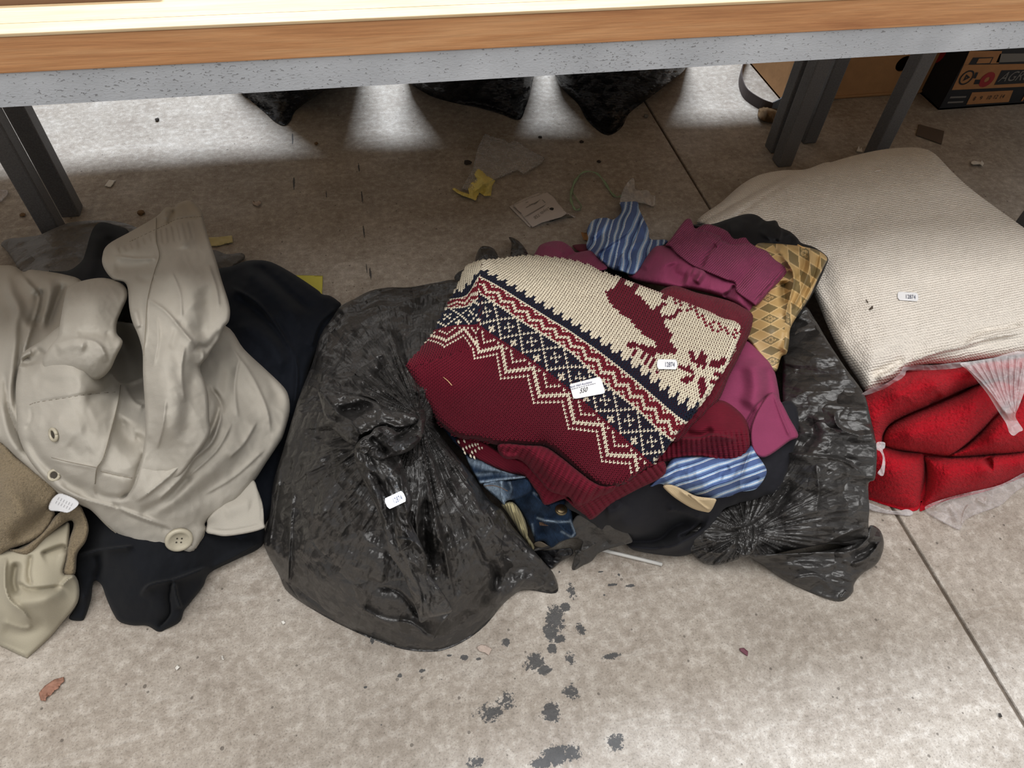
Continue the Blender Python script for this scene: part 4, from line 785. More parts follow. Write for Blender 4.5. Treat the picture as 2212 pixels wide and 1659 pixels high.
pl_deer = [S2((465, 370), (560, 330), (590, 280), (640, 220), (690, 165), (720, 175), (690, 240), (670, 290), (760, 320), (810, 270), (830, 235), (885, 250), (860, 300), (800, 390), (880, 450), (1000, 585), (1050, 540), (1125, 495), (1145, 520), (1080, 590), (1095, 640), (1180, 650), (1240, 620), (1280, 550), (1335, 580), (1290, 620), (1262, 665), (1190, 680), (1115, 700), (1120, 740), (1190, 800), (1212, 860), (1190, 955), (1290, 1020), (1240, 1085), (1080, 1080), (1035, 1045), (1060, 990), (1000, 930), (930, 900), (860, 830), (740, 700), (640, 620), (560, 560), (490, 460)),
           S2((1105, 425), (1150, 405), (1175, 445), (1115, 480)), S2((690, 990), (770, 925), (830, 960), (910, 985), (1000, 1005), (1070, 1060), (1000, 1100), (940, 1085), (880, 1020), (830, 1010), (730, 1025)),
           S2((800, 1020), (840, 1030), (790, 1110), (750, 1100)), S2((890, 1060), (925, 1080), (870, 1140), (840, 1120)), S2((950, 1080), (1000, 1090), (900, 1230), (865, 1205)), S2((1010, 1120), (1045, 1150), (950, 1270), (920, 1240)), S2((1030, 1270), (1075, 1270), (1060, 1380), (1030, 1340)),
           S2((1415, 1010), (1470, 1080), (1510, 1160), (1530, 1220), (1460, 1190), (1430, 1120)), S2((1560, 1020), (1612, 1110), (1612, 1190), (1570, 1245), (1520, 1150), (1520, 1080)), S2((1650, 1145), (1830, 1130), (1780, 1215), (1630, 1240)), S2((1285, 1205), (1400, 1215), (1510, 1270), (1440, 1295), (1350, 1285)),
           S2((1345, 1340), (1505, 1305), (1460, 1385), (1305, 1425)), S2((1530, 1315), (1590, 1370), (1622, 1450), (1560, 1590), (1520, 1480), (1505, 1380)), S2((1660, 1255), (1790, 1285), (1740, 1355), (1690, 1315)), S2((1620, 1330), (1730, 1400), (1690, 1450), (1640, 1385))]
pl_snow = np.array(S2((1040, 285), (1180, 395), (1350, 500), (1500, 620), (1700, 760), (1960, 850)))
def chart(c, r, px, py):
    col = np.tile(C_CREAM, (len(c), 1))
    zig = 7 - np.abs(np.mod(c, 14) - 7); d = r - zig
    m = r < 13; col[m] = C_MAR
    cm = np.abs(np.mod(c + 7, 14) - 7)
    col[m & ((d == 0) | (d == 3) | (d == 4) | ((d == 8) & (cm <= 3)) | ((r == 11) & (cm == 5)))] = C_CREAM
    n = (r >= 13) & (r < 23); col[n] = C_NAVY; u = np.abs(np.mod(c, 10) - 5); v = np.abs(r - 18)
    col[n & ((u + v == 5) | ((u == v) & (u <= 1)) | ((u == 5) & (r <= 15)) | ((u == 4) & (r == 14)))] = C_CREAM
    b = (r >= 24) & (r < 32); h = np.abs(np.mod(c, 6) - 3); col[b] = C_RED
    col[b & (((r - 24 - h) >= 1) & ((r - 24 - h) <= 2))] = C_CREAM; col[b & ((r - 24 - h) == -2)] = C_CREAM; col[b & ((r - 24 - h) == 6)] = C_CREAM
    col[((r >= 33) & (r < 36)) | ((r >= 36) & (r < 39) & ((r - 36) < np.array([3, 1, 0, 1])[np.mod(c, 4)]))] = C_NAVY
    top = r > 39
    for p in pl_deer: col[top & inside(px, py, p)] = C_MAR
    dsn, _, _ = seg_dist(px, py, pl_snow); col[top & (dsn < 10) & (np.mod(c + r, 2) == 0) & (np.mod(c // 2 + r, 3) > 0)] = C_RED * 1.05
    return col
def stitches(name, T, cr, rr, keep_fn, parent, zsurf, hgt=.0016):
    c, r = np.meshgrid(np.arange(*cr), np.arange(*rr)); c = c.ravel().astype(float); r = r.ravel().astype(float)
    ctr = T(c, r + .5); k = inside(ctr[:, 0], ctr[:, 1], keep_fn[0])
    for f in keep_fn[1:]: k &= f(ctr[:, 0], ctr[:, 1])
    c, r, ctr = c[k], r[k], ctr[k]; cols = chart(c.astype(int), r.astype(int), ctr[:, 0], ctr[:, 1])
    z0 = zsurf(ctr[:, 0], ctr[:, 1]); ex = T(c + .5, r + .5) - T(c - .5, r + .5); ey = T(c, r + 1) - T(c, r)
    e = 3.0
    wc = P(ctr[:, 0], ctr[:, 1], z0); zx = zsurf(ctr[:, 0] + e, ctr[:, 1]); zy = zsurf(ctr[:, 0], ctr[:, 1] + e)
    tx = P(ctr[:, 0] + e, ctr[:, 1], zx) - wc; ty = P(ctr[:, 0], ctr[:, 1] + e, zy) - wc
    nn = np.cross(ty, tx); nn /= np.linalg.norm(nn, axis=1)[:, None] + 1e-12; nn[nn[:, 2] < 0] *= -1
    WX = (tx * ex[:, :1] + ty * ex[:, 1:]) / e; WY = (tx * ey[:, :1] + ty * ey[:, 1:]) / e          # one stitch across, one row up, in metres
    jit = np.random.RandomState(5).rand(len(c), 3) - .5
    V = []; Fc = []; CC = []; nb = 0
    st = [(.02, -.30, .35), (.12, .10, 1.0), (.30, .60, 1.0), (.42, 1.02, .35)]
    for sgn in (-1, 1):
        for (a, b, w) in st:
            cen = wc + WX * (sgn * (a + .02 * jit[:, :1])) + WY * (b - .5 + .06 * jit[:, 1:2]) + nn * hgt * (.55 + .3 * w)
            for q in ((-.19, 0), (0, 1), (.19, 0), (0, -1)):
                V.append(cen + WX * (q[0] * w) * 1.05 + nn * hgt * q[1] * w * .8)
    V = np.stack(V, 1)                                               # (n, 32, 3)
    fl_ = []
    for s in (0, 16):
        for j in range(3):
            for i in range(4): fl_.append((s + 4 * j + i, s + 4 * j + (i + 1) % 4, s + 4 * j + 4 + (i + 1) % 4, s + 4 * j + 4 + i))
    n = len(c); F_ = (np.array(fl_)[None] + (np.arange(n) * 32)[:, None, None]).reshape(-1, 4)
    me = bpy.data.meshes.new(name); vv = V.reshape(-1, 3)
    me.vertices.add(len(vv)); me.vertices.foreach_set('co', vv.astype(np.float32).ravel())
    me.loops.add(F_.size); me.loops.foreach_set('vertex_index', F_.astype(np.int32).ravel()); me.polygons.add(len(F_))
    me.polygons.foreach_set('loop_start', np.arange(0, F_.size, 4, dtype=np.int32)); me.polygons.foreach_set('loop_total', np.full(len(F_), 4, dtype=np.int32)); me.update(calc_edges=True)
    jc = np.clip(cols * (1 + .10 * jit[:, 2:3]), 0, 1); c4 = np.concatenate([np.repeat(jc, 32, 0), np.ones((n * 32, 1))], 1)
    at = me.color_attributes.new('Col', 'FLOAT_COLOR', 'POINT'); at.data.foreach_set('color', c4.astype(np.float32).ravel())
    o = link(name, me, M_YARN, parent); o['kind'] = 'stuff'; return o
crease = S1((900, -60), (895, 150), (870, 300), (858, 500), (862, 700), (850, 900), (815, 1150), (700, 1200), (300, 1330), (-200, 1500), (-400, -200))
pan_in = [(p[0], p[1]) for p in smooth_line([(p[0], p[1]) for p in PANEL], 4, True)]
not_left = lambda x, y: ~inside(x, y, crease)
stitches('knit_stitches', Tm, (-40, 100), (-50, 80), [pan_in, not_left], jum, ZPAN)
stitches('knit_stitches', Tl, (-45, 12), (-25, 70), [pan_in, lambda x, y: inside(x, y, crease)], jum, ZPAN)
def ribs(ax, ay, period, amp, mask=None):
    L = math.hypot(ax, ay); ax, ay = ax / L, ay / L
    def f(x, y):
        t = (x * ax + y * ay) / period + .25 * pn(x / 60, y / 60, 71); s = np.abs(np.sin(math.pi * t)) ** .6
        r = amp * (s - .5) + .0006 * np.sin((x * ay - y * ax) * 2 * math.pi / 6.0) * s
        return r if mask is None else r * np.clip(mask(x, y), 0, 1)
    return f
relief('rib_hem', jum, M_RIB, [(1075, 962, .31), (1095, 958, .315), (1140, 962, .312), (1177, 965, .31), (1207, 984, .305), (1242, 1012, .295), (1276, 1038, .287), (1303, 1050, .283), (1330, 1048, .28), (1322, 1062, .26), (1299, 1072, .245), (1272, 1086, .235), (1245, 1092, .235), (1228, 1074, .24), (1209, 1068, .243), (1186, 1060, .248), (1168, 1040, .255), (1152, 1022, .26), (1136, 1003, .268), (1118, 992, .275), (1096, 992, .28), (1080, 982, .29)],
       ctl=[(1160, 990, .31), (1230, 1045, .29), (1270, 1062, .275)], wr=ribs(.86, .52, 13.0, .006), strokes=[(J7((540, 270), (640, 300), (700, 260)), 6, .01), (J7((860, 380), (950, 500), (1060, 600)), 9, -.008)], step=1.8, edge=(9, .014), base=None, skirt=.03, uvdir=((1100, 960), (1300, 1080)))
relief('under_hem', jum, M_RIB, J7((110, 130, .262), (200, 110, .27), (330, 135, .275), (420, 180, .275), (560, 270, .268), (640, 300, .262), (760, 340, .255), (860, 430, .245), (960, 540, .235), (1060, 600, .228), (1150, 640, .225), (1180, 680, .21), (1090, 715, .20), (960, 755, .195), (900, 655, .205), (830, 560, .215), (760, 480, .225), (620, 452, .232), (480, 402, .24), (330, 330, .248), (220, 270, .252), (150, 205, .257)),
       wr=ribs(.86, .52, 12.0, .004, lambda x, y: (x - 1120) / 25.0), step=2, edge=(7, .01), base=None, skirt=.03, uvdir=((1000, 960), (1180, 1080)))
relief('back_hem', jum, M_RIB, J7((1130, 650, .215), (1260, 735, .225), (1390, 695, .24), (1540, 590, .255), (1640, 540, .262), (1800, 470, .27), (1940, 400, .275), (2060, 340, .275), (2110, 355, .265), (2114, 450, .245), (2020, 525, .23), (1850, 605, .215), (1600, 745, .195), (1415, 892, .175), (1340, 850, .18), (1250, 795, .185), (1150, 700, .195)),
       wr=ribs(.80, -.60, 13.0, .0065), step=1.8, edge=(7, .012), base=None, skirt=.03, uvdir=((1245, 1120), (1435, 1000)))
relief('back_panel', jum, M_MAR, R1((1030, 645, .285), (1200, 688, .288), (1330, 718, .29), (1430, 748, .293), (1500, 785, .296), (1548, 815, .298), (1560, 860, .30), (1535, 960, .30), (1475, 1090, .298), (1405, 1230, .293), (1345, 1370, .285), (1260, 1470, .28), (1160, 1560, .275), (1060, 1650, .265), (850, 1500, .27), (900, 1000, .28), (900, 760, .28)),
       ctl=R1((1450, 800, .31), (1500, 850, .315), (1420, 1120, .305)), wr=lambda x, y: .002 * rid(x / 9, y / 16, 77) + .002 * fbm(x / 30, y / 30, 78, 2), step=2.2, edge=(14, .024), base=None, skirt=.05, uvdir=((1480, 640), (1600, 690)))
relief('folded_sleeve', jum, M_RIB, R2((700, 330, .235), (790, 240, .245), (900, 130, .26), (1000, 30, .27), (1060, -30, .275), (1140, -40, .275), (1225, 15, .268), (1278, 80, .258), (1302, 170, .245), (1297, 255, .232), (1255, 342, .215), (1205, 356, .213), (1110, 325, .22), (1010, 308, .224), (900, 303, .226), (800, 330, .224), (730, 360, .22)),
       ctl=R2((1100, 100, .285), (1180, 200, .262), (950, 220, .262)), wr=ribs(.97, -.1, 11.0, .006, lambda x, y: (y - 948 + .18 * (x - 1470)) / 8.0), strokes=[(R2((850, 190), (1000, 190), (1080, 170), (1220, 190)), 7, .014, 's'), (R2((900, 150), (1010, 170), (1080, 120)), 8, -.01), (R2((800, 305), (1000, 285), (1200, 335)), 3, .006), (R2((780, 318), (1000, 297), (1200, 346)), 2, -.006)],
       step=1.8, edge=(10, .02), base=None, skirt=.04, uvdir=((1450, 960), (1600, 960)))
# cream stitches of the folded-under pattern at the left hem
price_tag('price sticker numbered 12874 on the cream jumper panel beside the snowflake', S2((1165, 1195))[0], (22, .5), (0, -10.8), ZPAN, tx=-.25, lift=.0048)
lot = thing('lot_sticker', 'rounded white lot label numbered 550 on the jumper', 'sticker')
_lp = S3((615, 275), (950, 190), (975, 195), (990, 215), (1035, 360), (1030, 380), (1010, 390), (690, 450), (665, 448), (650, 430), (612, 295))
_lf = tps([p for p in _lp], ZPAN(np.array([p[0] for p in _lp]), np.array([p[1] for p in _lp])), 40.0)
ltop = lambda x, y: np.maximum(_lf(x, y), ZPAN(x, y)) + .0046
relief('paper', lot, M_STK, [(p[0], p[1], 0) for p in _lp], step=2, edge=None, base=None, skirt=.001, corner=True, zf=ltop, tuck=.4)
text_on('lot_number', '550', S3((728, 385))[0], np.array([5.2, -1.25]) * 2.15, np.array([2.0, -8.6]) * 1.75, ltop, M_INK, lot, .0009)
text_on('seller_name', 'Bank Hall Auctions', S3((606, 326))[0], np.array([5.2, -1.3]) * 1.22, np.array([1.6, -6.2]) * 1.15, ltop, plain('blue_ink', srgb(52, 58, 110), .6), lot, .0009)
relief('underline', lot, M_SINK, [(p[0], p[1], 0) for p in S3((622, 336), (922, 262), (923, 267), (623, 341))], step=1.2, edge=None, base=None, corner=True, zf=lambda x, y: ltop(x, y) + .0009)
# ------------------------------------------------------------------ cream and red blankets at the right
M_CREAM = fabric('cream_waffle', srgb(236, 228, 217), .95, .02, weave=(('cloque', .0064, .0020),), bumps=((500, .0008),), var=.06, varscale=14)
M_RED = fabric('red_fleece', srgb(188, 14, 34), 1.0, .03, bumps=((190, .0035), (420, .002)), var=.22, varscale=140)
rd = thing('red_blanket', 'bright red fleece blanket folded in thick rolls under the cream blanket', 'blanket')
_rw = lambda x, y: .0016 * fbm(x / 7, y / 7, 81, 2) + .0016 * pn(x / 3.2, y / 3.2, 83)
relief('core', rd, M_RED, R4((205, 480, .15), (400, 380, .16), (800, 280, .17), (1300, 220, .17), (1900, 150, .17), (2000, 500, .12), (1900, 900, .06), (1500, 1080, .02), (900, 1250, .01), (600, 1330, .006), (300, 1270, .01), (170, 1000, .05), (190, 700, .11)), step=4, edge=(20, .02), base=0)
relief('fold', rd, M_RED, R4((150, 560, .19), (230, 480, .205), (330, 410, .215), (560, 290, .235), (800, 262, .24), (1050, 235, .245), (1350, 190, .245), (1600, 150, .245), (1560, 300, .235), (1300, 350, .225), (1120, 400, .215), (980, 455, .21), (760, 555, .2), (560, 640, .19), (440, 710, .18), (390, 790, .17), (380, 860, .155), (330, 900, .145), (200, 850, .15), (150, 700, .175)),
       ctl=R4((500, 480, .262), (800, 400, .27), (1100, 310, .27), (330, 680, .215)), strokes=[(R4((830, 460), (790, 530), (740, 570)), 8, -.016), (R4((560, 380), (640, 460), (600, 560)), 30, .006)], wr=_rw, step=2, edge=(24, .045), base=None, skirt=.05)
relief('fold', rd, M_RED, R4((380, 860, .145), (390, 790, .16), (440, 720, .17), (560, 650, .18), (760, 565, .19), (980, 470, .2), (1130, 395, .208), (1280, 350, .212), (1420, 420, .205), (1380, 520, .195), (1260, 640, .18), (1150, 765, .16), (1020, 880, .135), (920, 950, .115), (860, 958, .112), (700, 935, .12), (520, 915, .13), (430, 895, .136)),
       ctl=R4((600, 800, .19), (850, 720, .205), (1100, 560, .225), (750, 880, .155)), wr=_rw, step=2, edge=(26, .045), base=None, skirt=.05)
relief('fold', rd, M_RED, R4((900, 955, .115), (1020, 890, .13), (1150, 775, .15), (1270, 650, .168), (1400, 540, .18), (1600, 500, .18), (1900, 520, .16), (1850, 800, .11), (1650, 910, .09), (1480, 930, .09), (1250, 945, .1), (1050, 960, .106)),
       ctl=R4((1250, 830, .16), (1450, 760, .165)), wr=_rw, step=2, edge=(26, .04), base=None, skirt=.05)
relief('fold', rd, M_RED, R4((300, 880, .13), (400, 880, .132), (520, 915, .125), (640, 930, .118), (700, 945, .11), (716, 1020, .09), (718, 1120, .065), (700, 1240, .035), (665, 1370, .008), (570, 1382, .006), (450, 1352, .008), (300, 1302, .012), (150, 1240, .02), (150, 1000, .08)),
       ctl=R4((450, 1050, .125), (560, 1050, .12), (500, 1200, .075)), wr=_rw, step=2, edge=(26, .036), base=0)
relief('fold', rd, M_RED, R4((705, 955, .1), (900, 965, .1), (1150, 955, .1), (1400, 930, .09), (1650, 900, .08), (1800, 920, .06), (1700, 1050, .03), (1480, 1122, .015), (1300, 1192, .01), (1150, 1242, .008), (980, 1282, .008), (850, 1312, .008), (740, 1362, .006), (672, 1380, .005), (705, 1240, .035), (722, 1120, .065), (718, 1020, .09)),
       ctl=R4((900, 1080, .105), (1200, 1060, .105), (850, 1220, .06), (1450, 1020, .08)), strokes=[(R4((1190, 965), (1215, 1015), (1250, 1020)), 9, -.024)], wr=_rw, step=2, edge=(26, .036), base=0)
cr = thing('cream_blanket', 'folded cream waffle blanket lying on the red blanket', 'blanket')
relief('under_layer', cr, M_CREAM, [(1505, 482, .10), (1560, 435, .12), (1600, 400, .13), (1640, 378, .135), (1690, 368, .14), (1740, 366, .145), (1800, 352, .15), (1830, 420, .17), (1800, 500, .18), (1700, 520, .18), (1600, 500, .15)], step=3, edge=(14, .03), base=0, uvdir=((1500, 480), (1900, 420)))
_, ZCR = relief('top_layer', cr, M_CREAM, [(1520, 488, .15), (1570, 450, .165), (1640, 410, .175), (1700, 380, .18), (1740, 368, .183), (1830, 340, .19), (1900, 324, .195), (1950, 319, .195), (1990, 320, .195), (2020, 333, .197), (2060, 374, .20), (2110, 418, .20), (2212, 492, .205), (2330, 580, .205), (2450, 680, .21), (2470, 740, .22), (2330, 752, .25), (2212, 764, .262), (2100, 779, .265), (2050, 785, .263), (2000, 787, .26), (1955, 795, .255), (1940, 812, .25), (1905, 833, .24), (1872, 846, .23), (1850, 815, .23), (1820, 770, .235), (1790, 710, .235), (1760, 640, .225), (1720, 570, .21), (1620, 520, .18)],
    ctl=[(1900, 450, .225), (2000, 600, .262), (1850, 600, .25), (2100, 650, .275), (1950, 720, .278), (2200, 620, .27), (1880, 780, .262), (2050, 740, .282), (1750, 470, .21), (2300, 680, .275)],
    strokes=[(R3((2109, 1240), (1900, 1270), (1700, 1330), (1560, 1360), (1350, 1440)), 9, .012, 's'), (R3((2109, 1190), (1850, 1230), (1700, 1320)), 10, -.010, 's'), (R3((1360, 1400), (1250, 1460), (1120, 1520)), 9, -.008), (R3((1400, 1430), (1330, 1450), (1260, 1500), (1150, 1540)), 8, .01), (R3((180, 560), (400, 400), (680, 230)), 5, -.007), (R3((800, 700), (820, 1000), (900, 1300)), 30, -.010)],
    wr=lambda x, y: .003 * fbm(x / 70, y / 70, 85, 3) + .0009 * pn(x / 5, y / 4, 86), step=2.6, edge=(22, .034), base=None, skirt=.06, uvdir=((1560, 560), (2100, 470)))
price_tag('price sticker numbered 12874 on the cream blanket', R3((1366, 1008))[0], (22.5, 1.5), (-.4, -9.2), ZCR, tx=-.25)
def fluff(px, py, zf, c, L, ang, label, w=.0012):
    z = float(zf(np.array([px]), np.array([py]))[0]) + .002; b = P(px, py, z); d = np.array([math.cos(ang), math.sin(ang), 0]) * L
    o = tube('lint', [b - d / 2, b - d * .1 + np.array([0, 0, .0012]), b + d * .2, b + d / 2 + np.array([0, .003, .0006])], [w * .6, w, w, w * .5], c, None, 6, .5); tag(o, label, 'lint'); return o
M_LINT = plain('white_lint', srgb(226, 216, 206), .9); M_BIT = plain('dark_bit', srgb(70, 58, 48), .9)
fluff(*R3((1175, 203))[0], ZCR, M_LINT, .022, .2, 'white scrap of lint at the back of the cream blanket', .0026)
fluff(*R3((1132, 1085))[0], ZCR, M_BIT, .010, .4, 'dark speck of grit on the cream blanket', .0022)
fluff(*R3((1106, 1042))[0], ZCR, M_BIT, .007, 1.4, 'tiny dark thread on the cream blanket', .0012)

def clear_film(name, alpha, tint=(.86, .82, .84)):
    n = N(name); uv = n.coord('UV'); b = n.b; b.inputs['Base Color'].default_value = tint + (1,); b.inputs['Roughness'].default_value = .22
    nz = n.noise(uv, 45, 2, .5, .6); rg = n.math('ABSOLUTE', n.math('SUBTRACT', nz, .5)); n.l(n.bump(rg, .003), b.inputs['Normal'])
    n.l(n.ramp(rg, [(.0, min(1, alpha + .10)), (.06, alpha), (1, alpha * .85)]), b.inputs['Alpha']); return n.m
M_CLEAR = clear_film('clear_polythene', .22); M_CLEAR2 = clear_film('clear_polythene_thick', .42)
pb = thing('polythene_bag', 'torn clear polythene bag around the red blanket', 'bag')
relief('draped_tail', pb, M_CLEAR2, R4((990, 235, 0.284), (1100, 215, 0.287), (1250, 190, 0.288), (1480, 140, 0.288), (1560, 300, 0.282), (1500, 430, 0.262), (1450, 560, 0.242), (1420, 640, 0.222), (1440, 690, 0.212), (1478, 750, 0.202), (1445, 770, 0.200), (1405, 798, 0.196), (1370, 770, 0.200), (1345, 700, 0.217), (1280, 600, 0.237), (1200, 470, 0.260), (1120, 370, 0.272), (1050, 290, 0.280)),
       strokes=[(R4((1010 + 60 * i, 235 - 12 * i), (1200 + 30 * i, 430 + 5 * i), (1375 + 8 * i, 680)), 3.5, .008, 's') for i in range(8)] + [(R4((1480, 200), (1440, 450), (1400, 680)), 4, .008, 's')], wr=tw(.003, 16, 87, 1.0, 2.5), step=1.5, edge=None, base=None)
relief('rim_strip', pb, M_CLEAR2, R4((215, 478, .245), (300, 425, .25), (420, 385, .255), (520, 310, .26), (548, 258, .265), (620, 250, .268), (800, 245, .27), (980, 225, .27), (1060, 240, .265), (960, 272, .258), (800, 285, .252), (640, 290, .25), (572, 292, .25), (555, 330, .246), (470, 400, .238), (350, 450, .232), (260, 480, .232)), wr=tw(.003, 14, 88, .2, 2.5), step=1.5, edge=None, base=None)
relief('floor_sheet', pb, M_CLEAR, R4((730, 1340, .02), (860, 1290, .03), (1050, 1240, .03), (1300, 1180, .03), (1500, 1080, .04), (1700, 1020, .05), (1600, 1120, .02), (1430, 1230, .01), (1330, 1320, .008), (1270, 1355, .006), (1050, 1440, .008), (990, 1525, .004), (950, 1520, .004), (850, 1470, .006), (740, 1405, .006), (715, 1370, .01)),
       strokes=[(R4((760, 1380), (900, 1300), (1100, 1250)), 6, .012, 's'), (R4((1190, 1270), (1185, 1350)), 5, .01, 's'), (R4((1110, 1290), (1180, 1330)), 5, .010, 's'), (R4((1000, 1500), (1020, 1400), (1060, 1330)), 5, .010, 's'), (R4((900, 1330), (960, 1420), (980, 1500)), 8, .008)], wr=tw(.0035, 18, 89, .3, 1.6), step=1.6, edge=None, base=0)
relief('floor_strip', pb, M_CLEAR2, R4((270, 1320, .02), (400, 1370, .016), (500, 1385, .014), (570, 1370, .014), (620, 1390, .006), (600, 1422, .004), (480, 1412, .004), (360, 1395, .006), (280, 1370, .01)), wr=tw(.002, 14, 90, .2, 2), step=1.6, edge=None, base=0)
relief('torn_strip', pb, M_CLEAR2, R4((340, 850, .215), (400, 850, .216), (402, 890, .212), (385, 910, .21), (400, 960, .205), (405, 1020, .198), (390, 1108, .186), (345, 1090, .186), (375, 1040, .195), (385, 970, .203), (365, 920, .208), (340, 905, .21)), wr=tw(.002, 10, 91, 1.2, 2), step=1.2, edge=None, base=None)

# ------------------------------------------------------------------ open black bin bag and its contents
ob = thing('bin_bag', 'torn open black bin bag under the jumper pile, gathered at its lower right', 'bag')
GX, GY = 1612.0, 1150.0
def open_wr(x, y):
    dx = x - GX; dy = y - GY; r = np.hypot(dx, dy) + 1e-6; th = np.arctan2(dy, dx)
    pl = .8 * rid(th * 5 + .3 * pn(r / 80, th, 3), r / 300, 14) + .5 * rid(th * 13, r / 200, 15) + .3 * rid(th * 28, r / 160, 16)
    return .010 * pl * np.exp(-(r / 200) ** 2) * np.clip(r / 40, .4, 1) + .0085 * crumple(1, 40, 92, (.12, 3.2))(x, y)
relief('side_film', ob, M_BAG, [(1735, 663, .215), (1760, 690, .232), (1790, 740, .245), (1830, 800, .25), (1866, 850, .248), (1880, 900, .24), (1893, 960, .225), (1893, 1010, .205), (1889, 1036, .19), (1876, 1046, .18), (1878, 1100, .15), (1876, 1135, .12), (1880, 1165, .09), (1850, 1180, .08), (1790, 1175, .085), (1730, 1185, .07), (1680, 1195, .06), (1640, 1205, .045), (1612, 1200, .05), (1590, 1210, .035), (1550, 1221, .015), (1520, 1216, .012), (1495, 1196, .02), (1470, 1170, .05), (1500, 1140, .08), (1560, 1100, .10), (1640, 1060, .13), (1680, 1000, .16), (1690, 900, .19), (1690, 800, .21), (1690, 720, .21)],
       ctl=[(1612, 1150, .085), (1750, 1100, .15), (1800, 1000, .21), (1780, 900, .235), (1820, 1130, .13), (1700, 1100, .13), (1550, 1180, .06)],
       strokes=[(R2((1490, 270), (1640, 290), (1860, 320), (1990, 420)), 10, .016, 's'), (R2((1690, 340), (1710, 480), (1690, 650)), 12, .006, 's'), (R2((1460, 560), (1300, 690), (1180, 720)), 9, .014, 's'), (R2((1560, 420), (1440, 620), (1270, 720)), 10, -.014), (R2((1800, 20), (1830, 120), (1980, 180)), 10, .010, 's'), (R2((1600, 40), (1680, 150), (1580, 270)), 12, -.012),
                (R2((1020, 780), (1140, 800), (1240, 760)), 6, .010, 's'), (R2((1000, 850), (1120, 870), (1230, 800)), 6, .010, 's'), (R2((1330, 800), (1480, 870), (1650, 870)), 8, -.012), (R2((2020, 700), (1850, 760), (1650, 870)), 8, .010, 's')],
       wr=open_wr, step=1.9, edge=(8, .01), base=0, uvfn=lambda x, y: np.stack([(x + .1 * y) * .00026, (y - .1 * x) * .0009], -1))
relief('mouth_flap', ob, M_BAG, [(1608, 1192, .065), (1650, 1196, .07), (1720, 1195, .07), (1780, 1190, .075), (1830, 1180, .085), (1870, 1160, .10), (1880, 1135, .115), (1900, 1144, .095), (1909, 1168, .075), (1906, 1195, .055), (1892, 1220, .038), (1862, 1240, .025), (1845, 1262, .016), (1842, 1280, .010), (1821, 1298, .005), (1790, 1295, .005), (1730, 1271, .007), (1690, 1250, .010), (1655, 1226, .018), (1630, 1210, .03)],
       ctl=[(1750, 1230, .045), (1850, 1200, .065), (1800, 1260, .03)],
       strokes=[(R2((1300, 890), (1640, 870), (1900, 860), (2030, 760)), 6, .012, 's'), (R2((1450, 930), (1650, 960), (1850, 930)), 9, .008), (R2((1550, 1030), (1700, 1010), (1800, 1100)), 7, .007, 's'), (R2((1880, 1090), (1830, 1140)), 5, .006), (R2((1900, 900), (1960, 870), (2060, 820)), 7, -.01), (R2((1900, 940), (2000, 900), (2080, 800)), 6, .008, 's')],
       wr=tw(.0055, 30, 93, .05, 2.8), step=1.8, edge=(6, .006), base=0, uvfn=lambda x, y: np.stack([(x + .1 * y) * .00026, (y - .1 * x) * .0009], -1))
relief('gathered_neck', ob, M_BAG, [(1575, 1140, .09), (1600, 1128, .10), (1630, 1135, .105), (1640, 1160, .10), (1630, 1190, .085), (1610, 1204, .07), (1588, 1190, .07), (1580, 1165, .08)], wr=tw(.006, 10, 94, 1.2, 2.0), step=1.3, edge=(7, .014), base=None, skirt=.04)
M_TORN = film('torn_liner_grey', (.055, .052, .05), .4, ((90, .002), (300, .0006)))
relief('torn_film', ob, M_TORN, J7((850, 1195, .04), (930, 1185, .045), (1030, 1165, .055), (1140, 1100, .07), (1230, 1075, .08), (1300, 1090, .075), (1318, 1120, .065), (1290, 1175, .05), (1240, 1195, .045), (1255, 1215, .04), (1232, 1290, .02), (1218, 1360, .006), (1245, 1378, .004), (1330, 1330, .006), (1410, 1290, .01), (1470, 1220, .025), (1580, 1175, .035), (1700, 1140, .05), (1800, 1100, .07), (1700, 980, .11), (1500, 900, .14), (1300, 850, .15), (1230, 900, .13), (1180, 1000, .1), (1050, 1120, .06), (900, 1150, .04)),
       strokes=[(J7((1050, 1180), (1180, 1170), (1310, 1100)), 4, .010, 's'), (J7((1270, 1200), (1300, 1290), (1240, 1370)), 4, .008, 's'), (J7((1400, 1290), (1330, 1230), (1260, 1210)), 5, .007), (J7((1450, 1120), (1350, 1180), (1290, 1180)), 6, .010, 's'), (J7((1600, 1120), (1480, 1060), (1350, 980)), 9, -.008)], wr=tw(.004, 24, 95, -.35, 2.0), step=1.6, edge=(4, .003), base=0)
relief('torn_film_low', ob, M_BAGB, J7((850, 1190, .02), (1000, 1190, .035), (1200, 1170, .045), (1225, 1230, .03), (1110, 1300, .015), (1020, 1370, .006), (960, 1310, .01), (900, 1240, .012)), wr=tw(.005, 16, 96, -.2, 2.0), step=1.6, edge=(4, .004), base=0)
relief('film_tip', ob, M_BAG, R8((470, 1130, .12), (480, 1060, .11), (510, 1010, .10), (550, 1000, .10), (610, 1020, .105), (650, 1090, .12), (620, 1160, .14), (540, 1170, .14)), ctl=R8((560, 1070, .135),), wr=tw(.005, 14, 97, 1.0, 1.6), step=1.5, edge=(6, .016), base=.02)
relief('film_tip', ob, M_BAG, R8((735, 930, .08), (790, 945, .09), (850, 1000, .10), (890, 1070, .12), (900, 1150, .14), (760, 1140, .13), (750, 1040, .10), (755, 980, .09)), ctl=R8((810, 1040, .125),), wr=tw(.005, 14, 98, 1.0, 2.0), step=1.5, edge=(6, .012), base=.02)
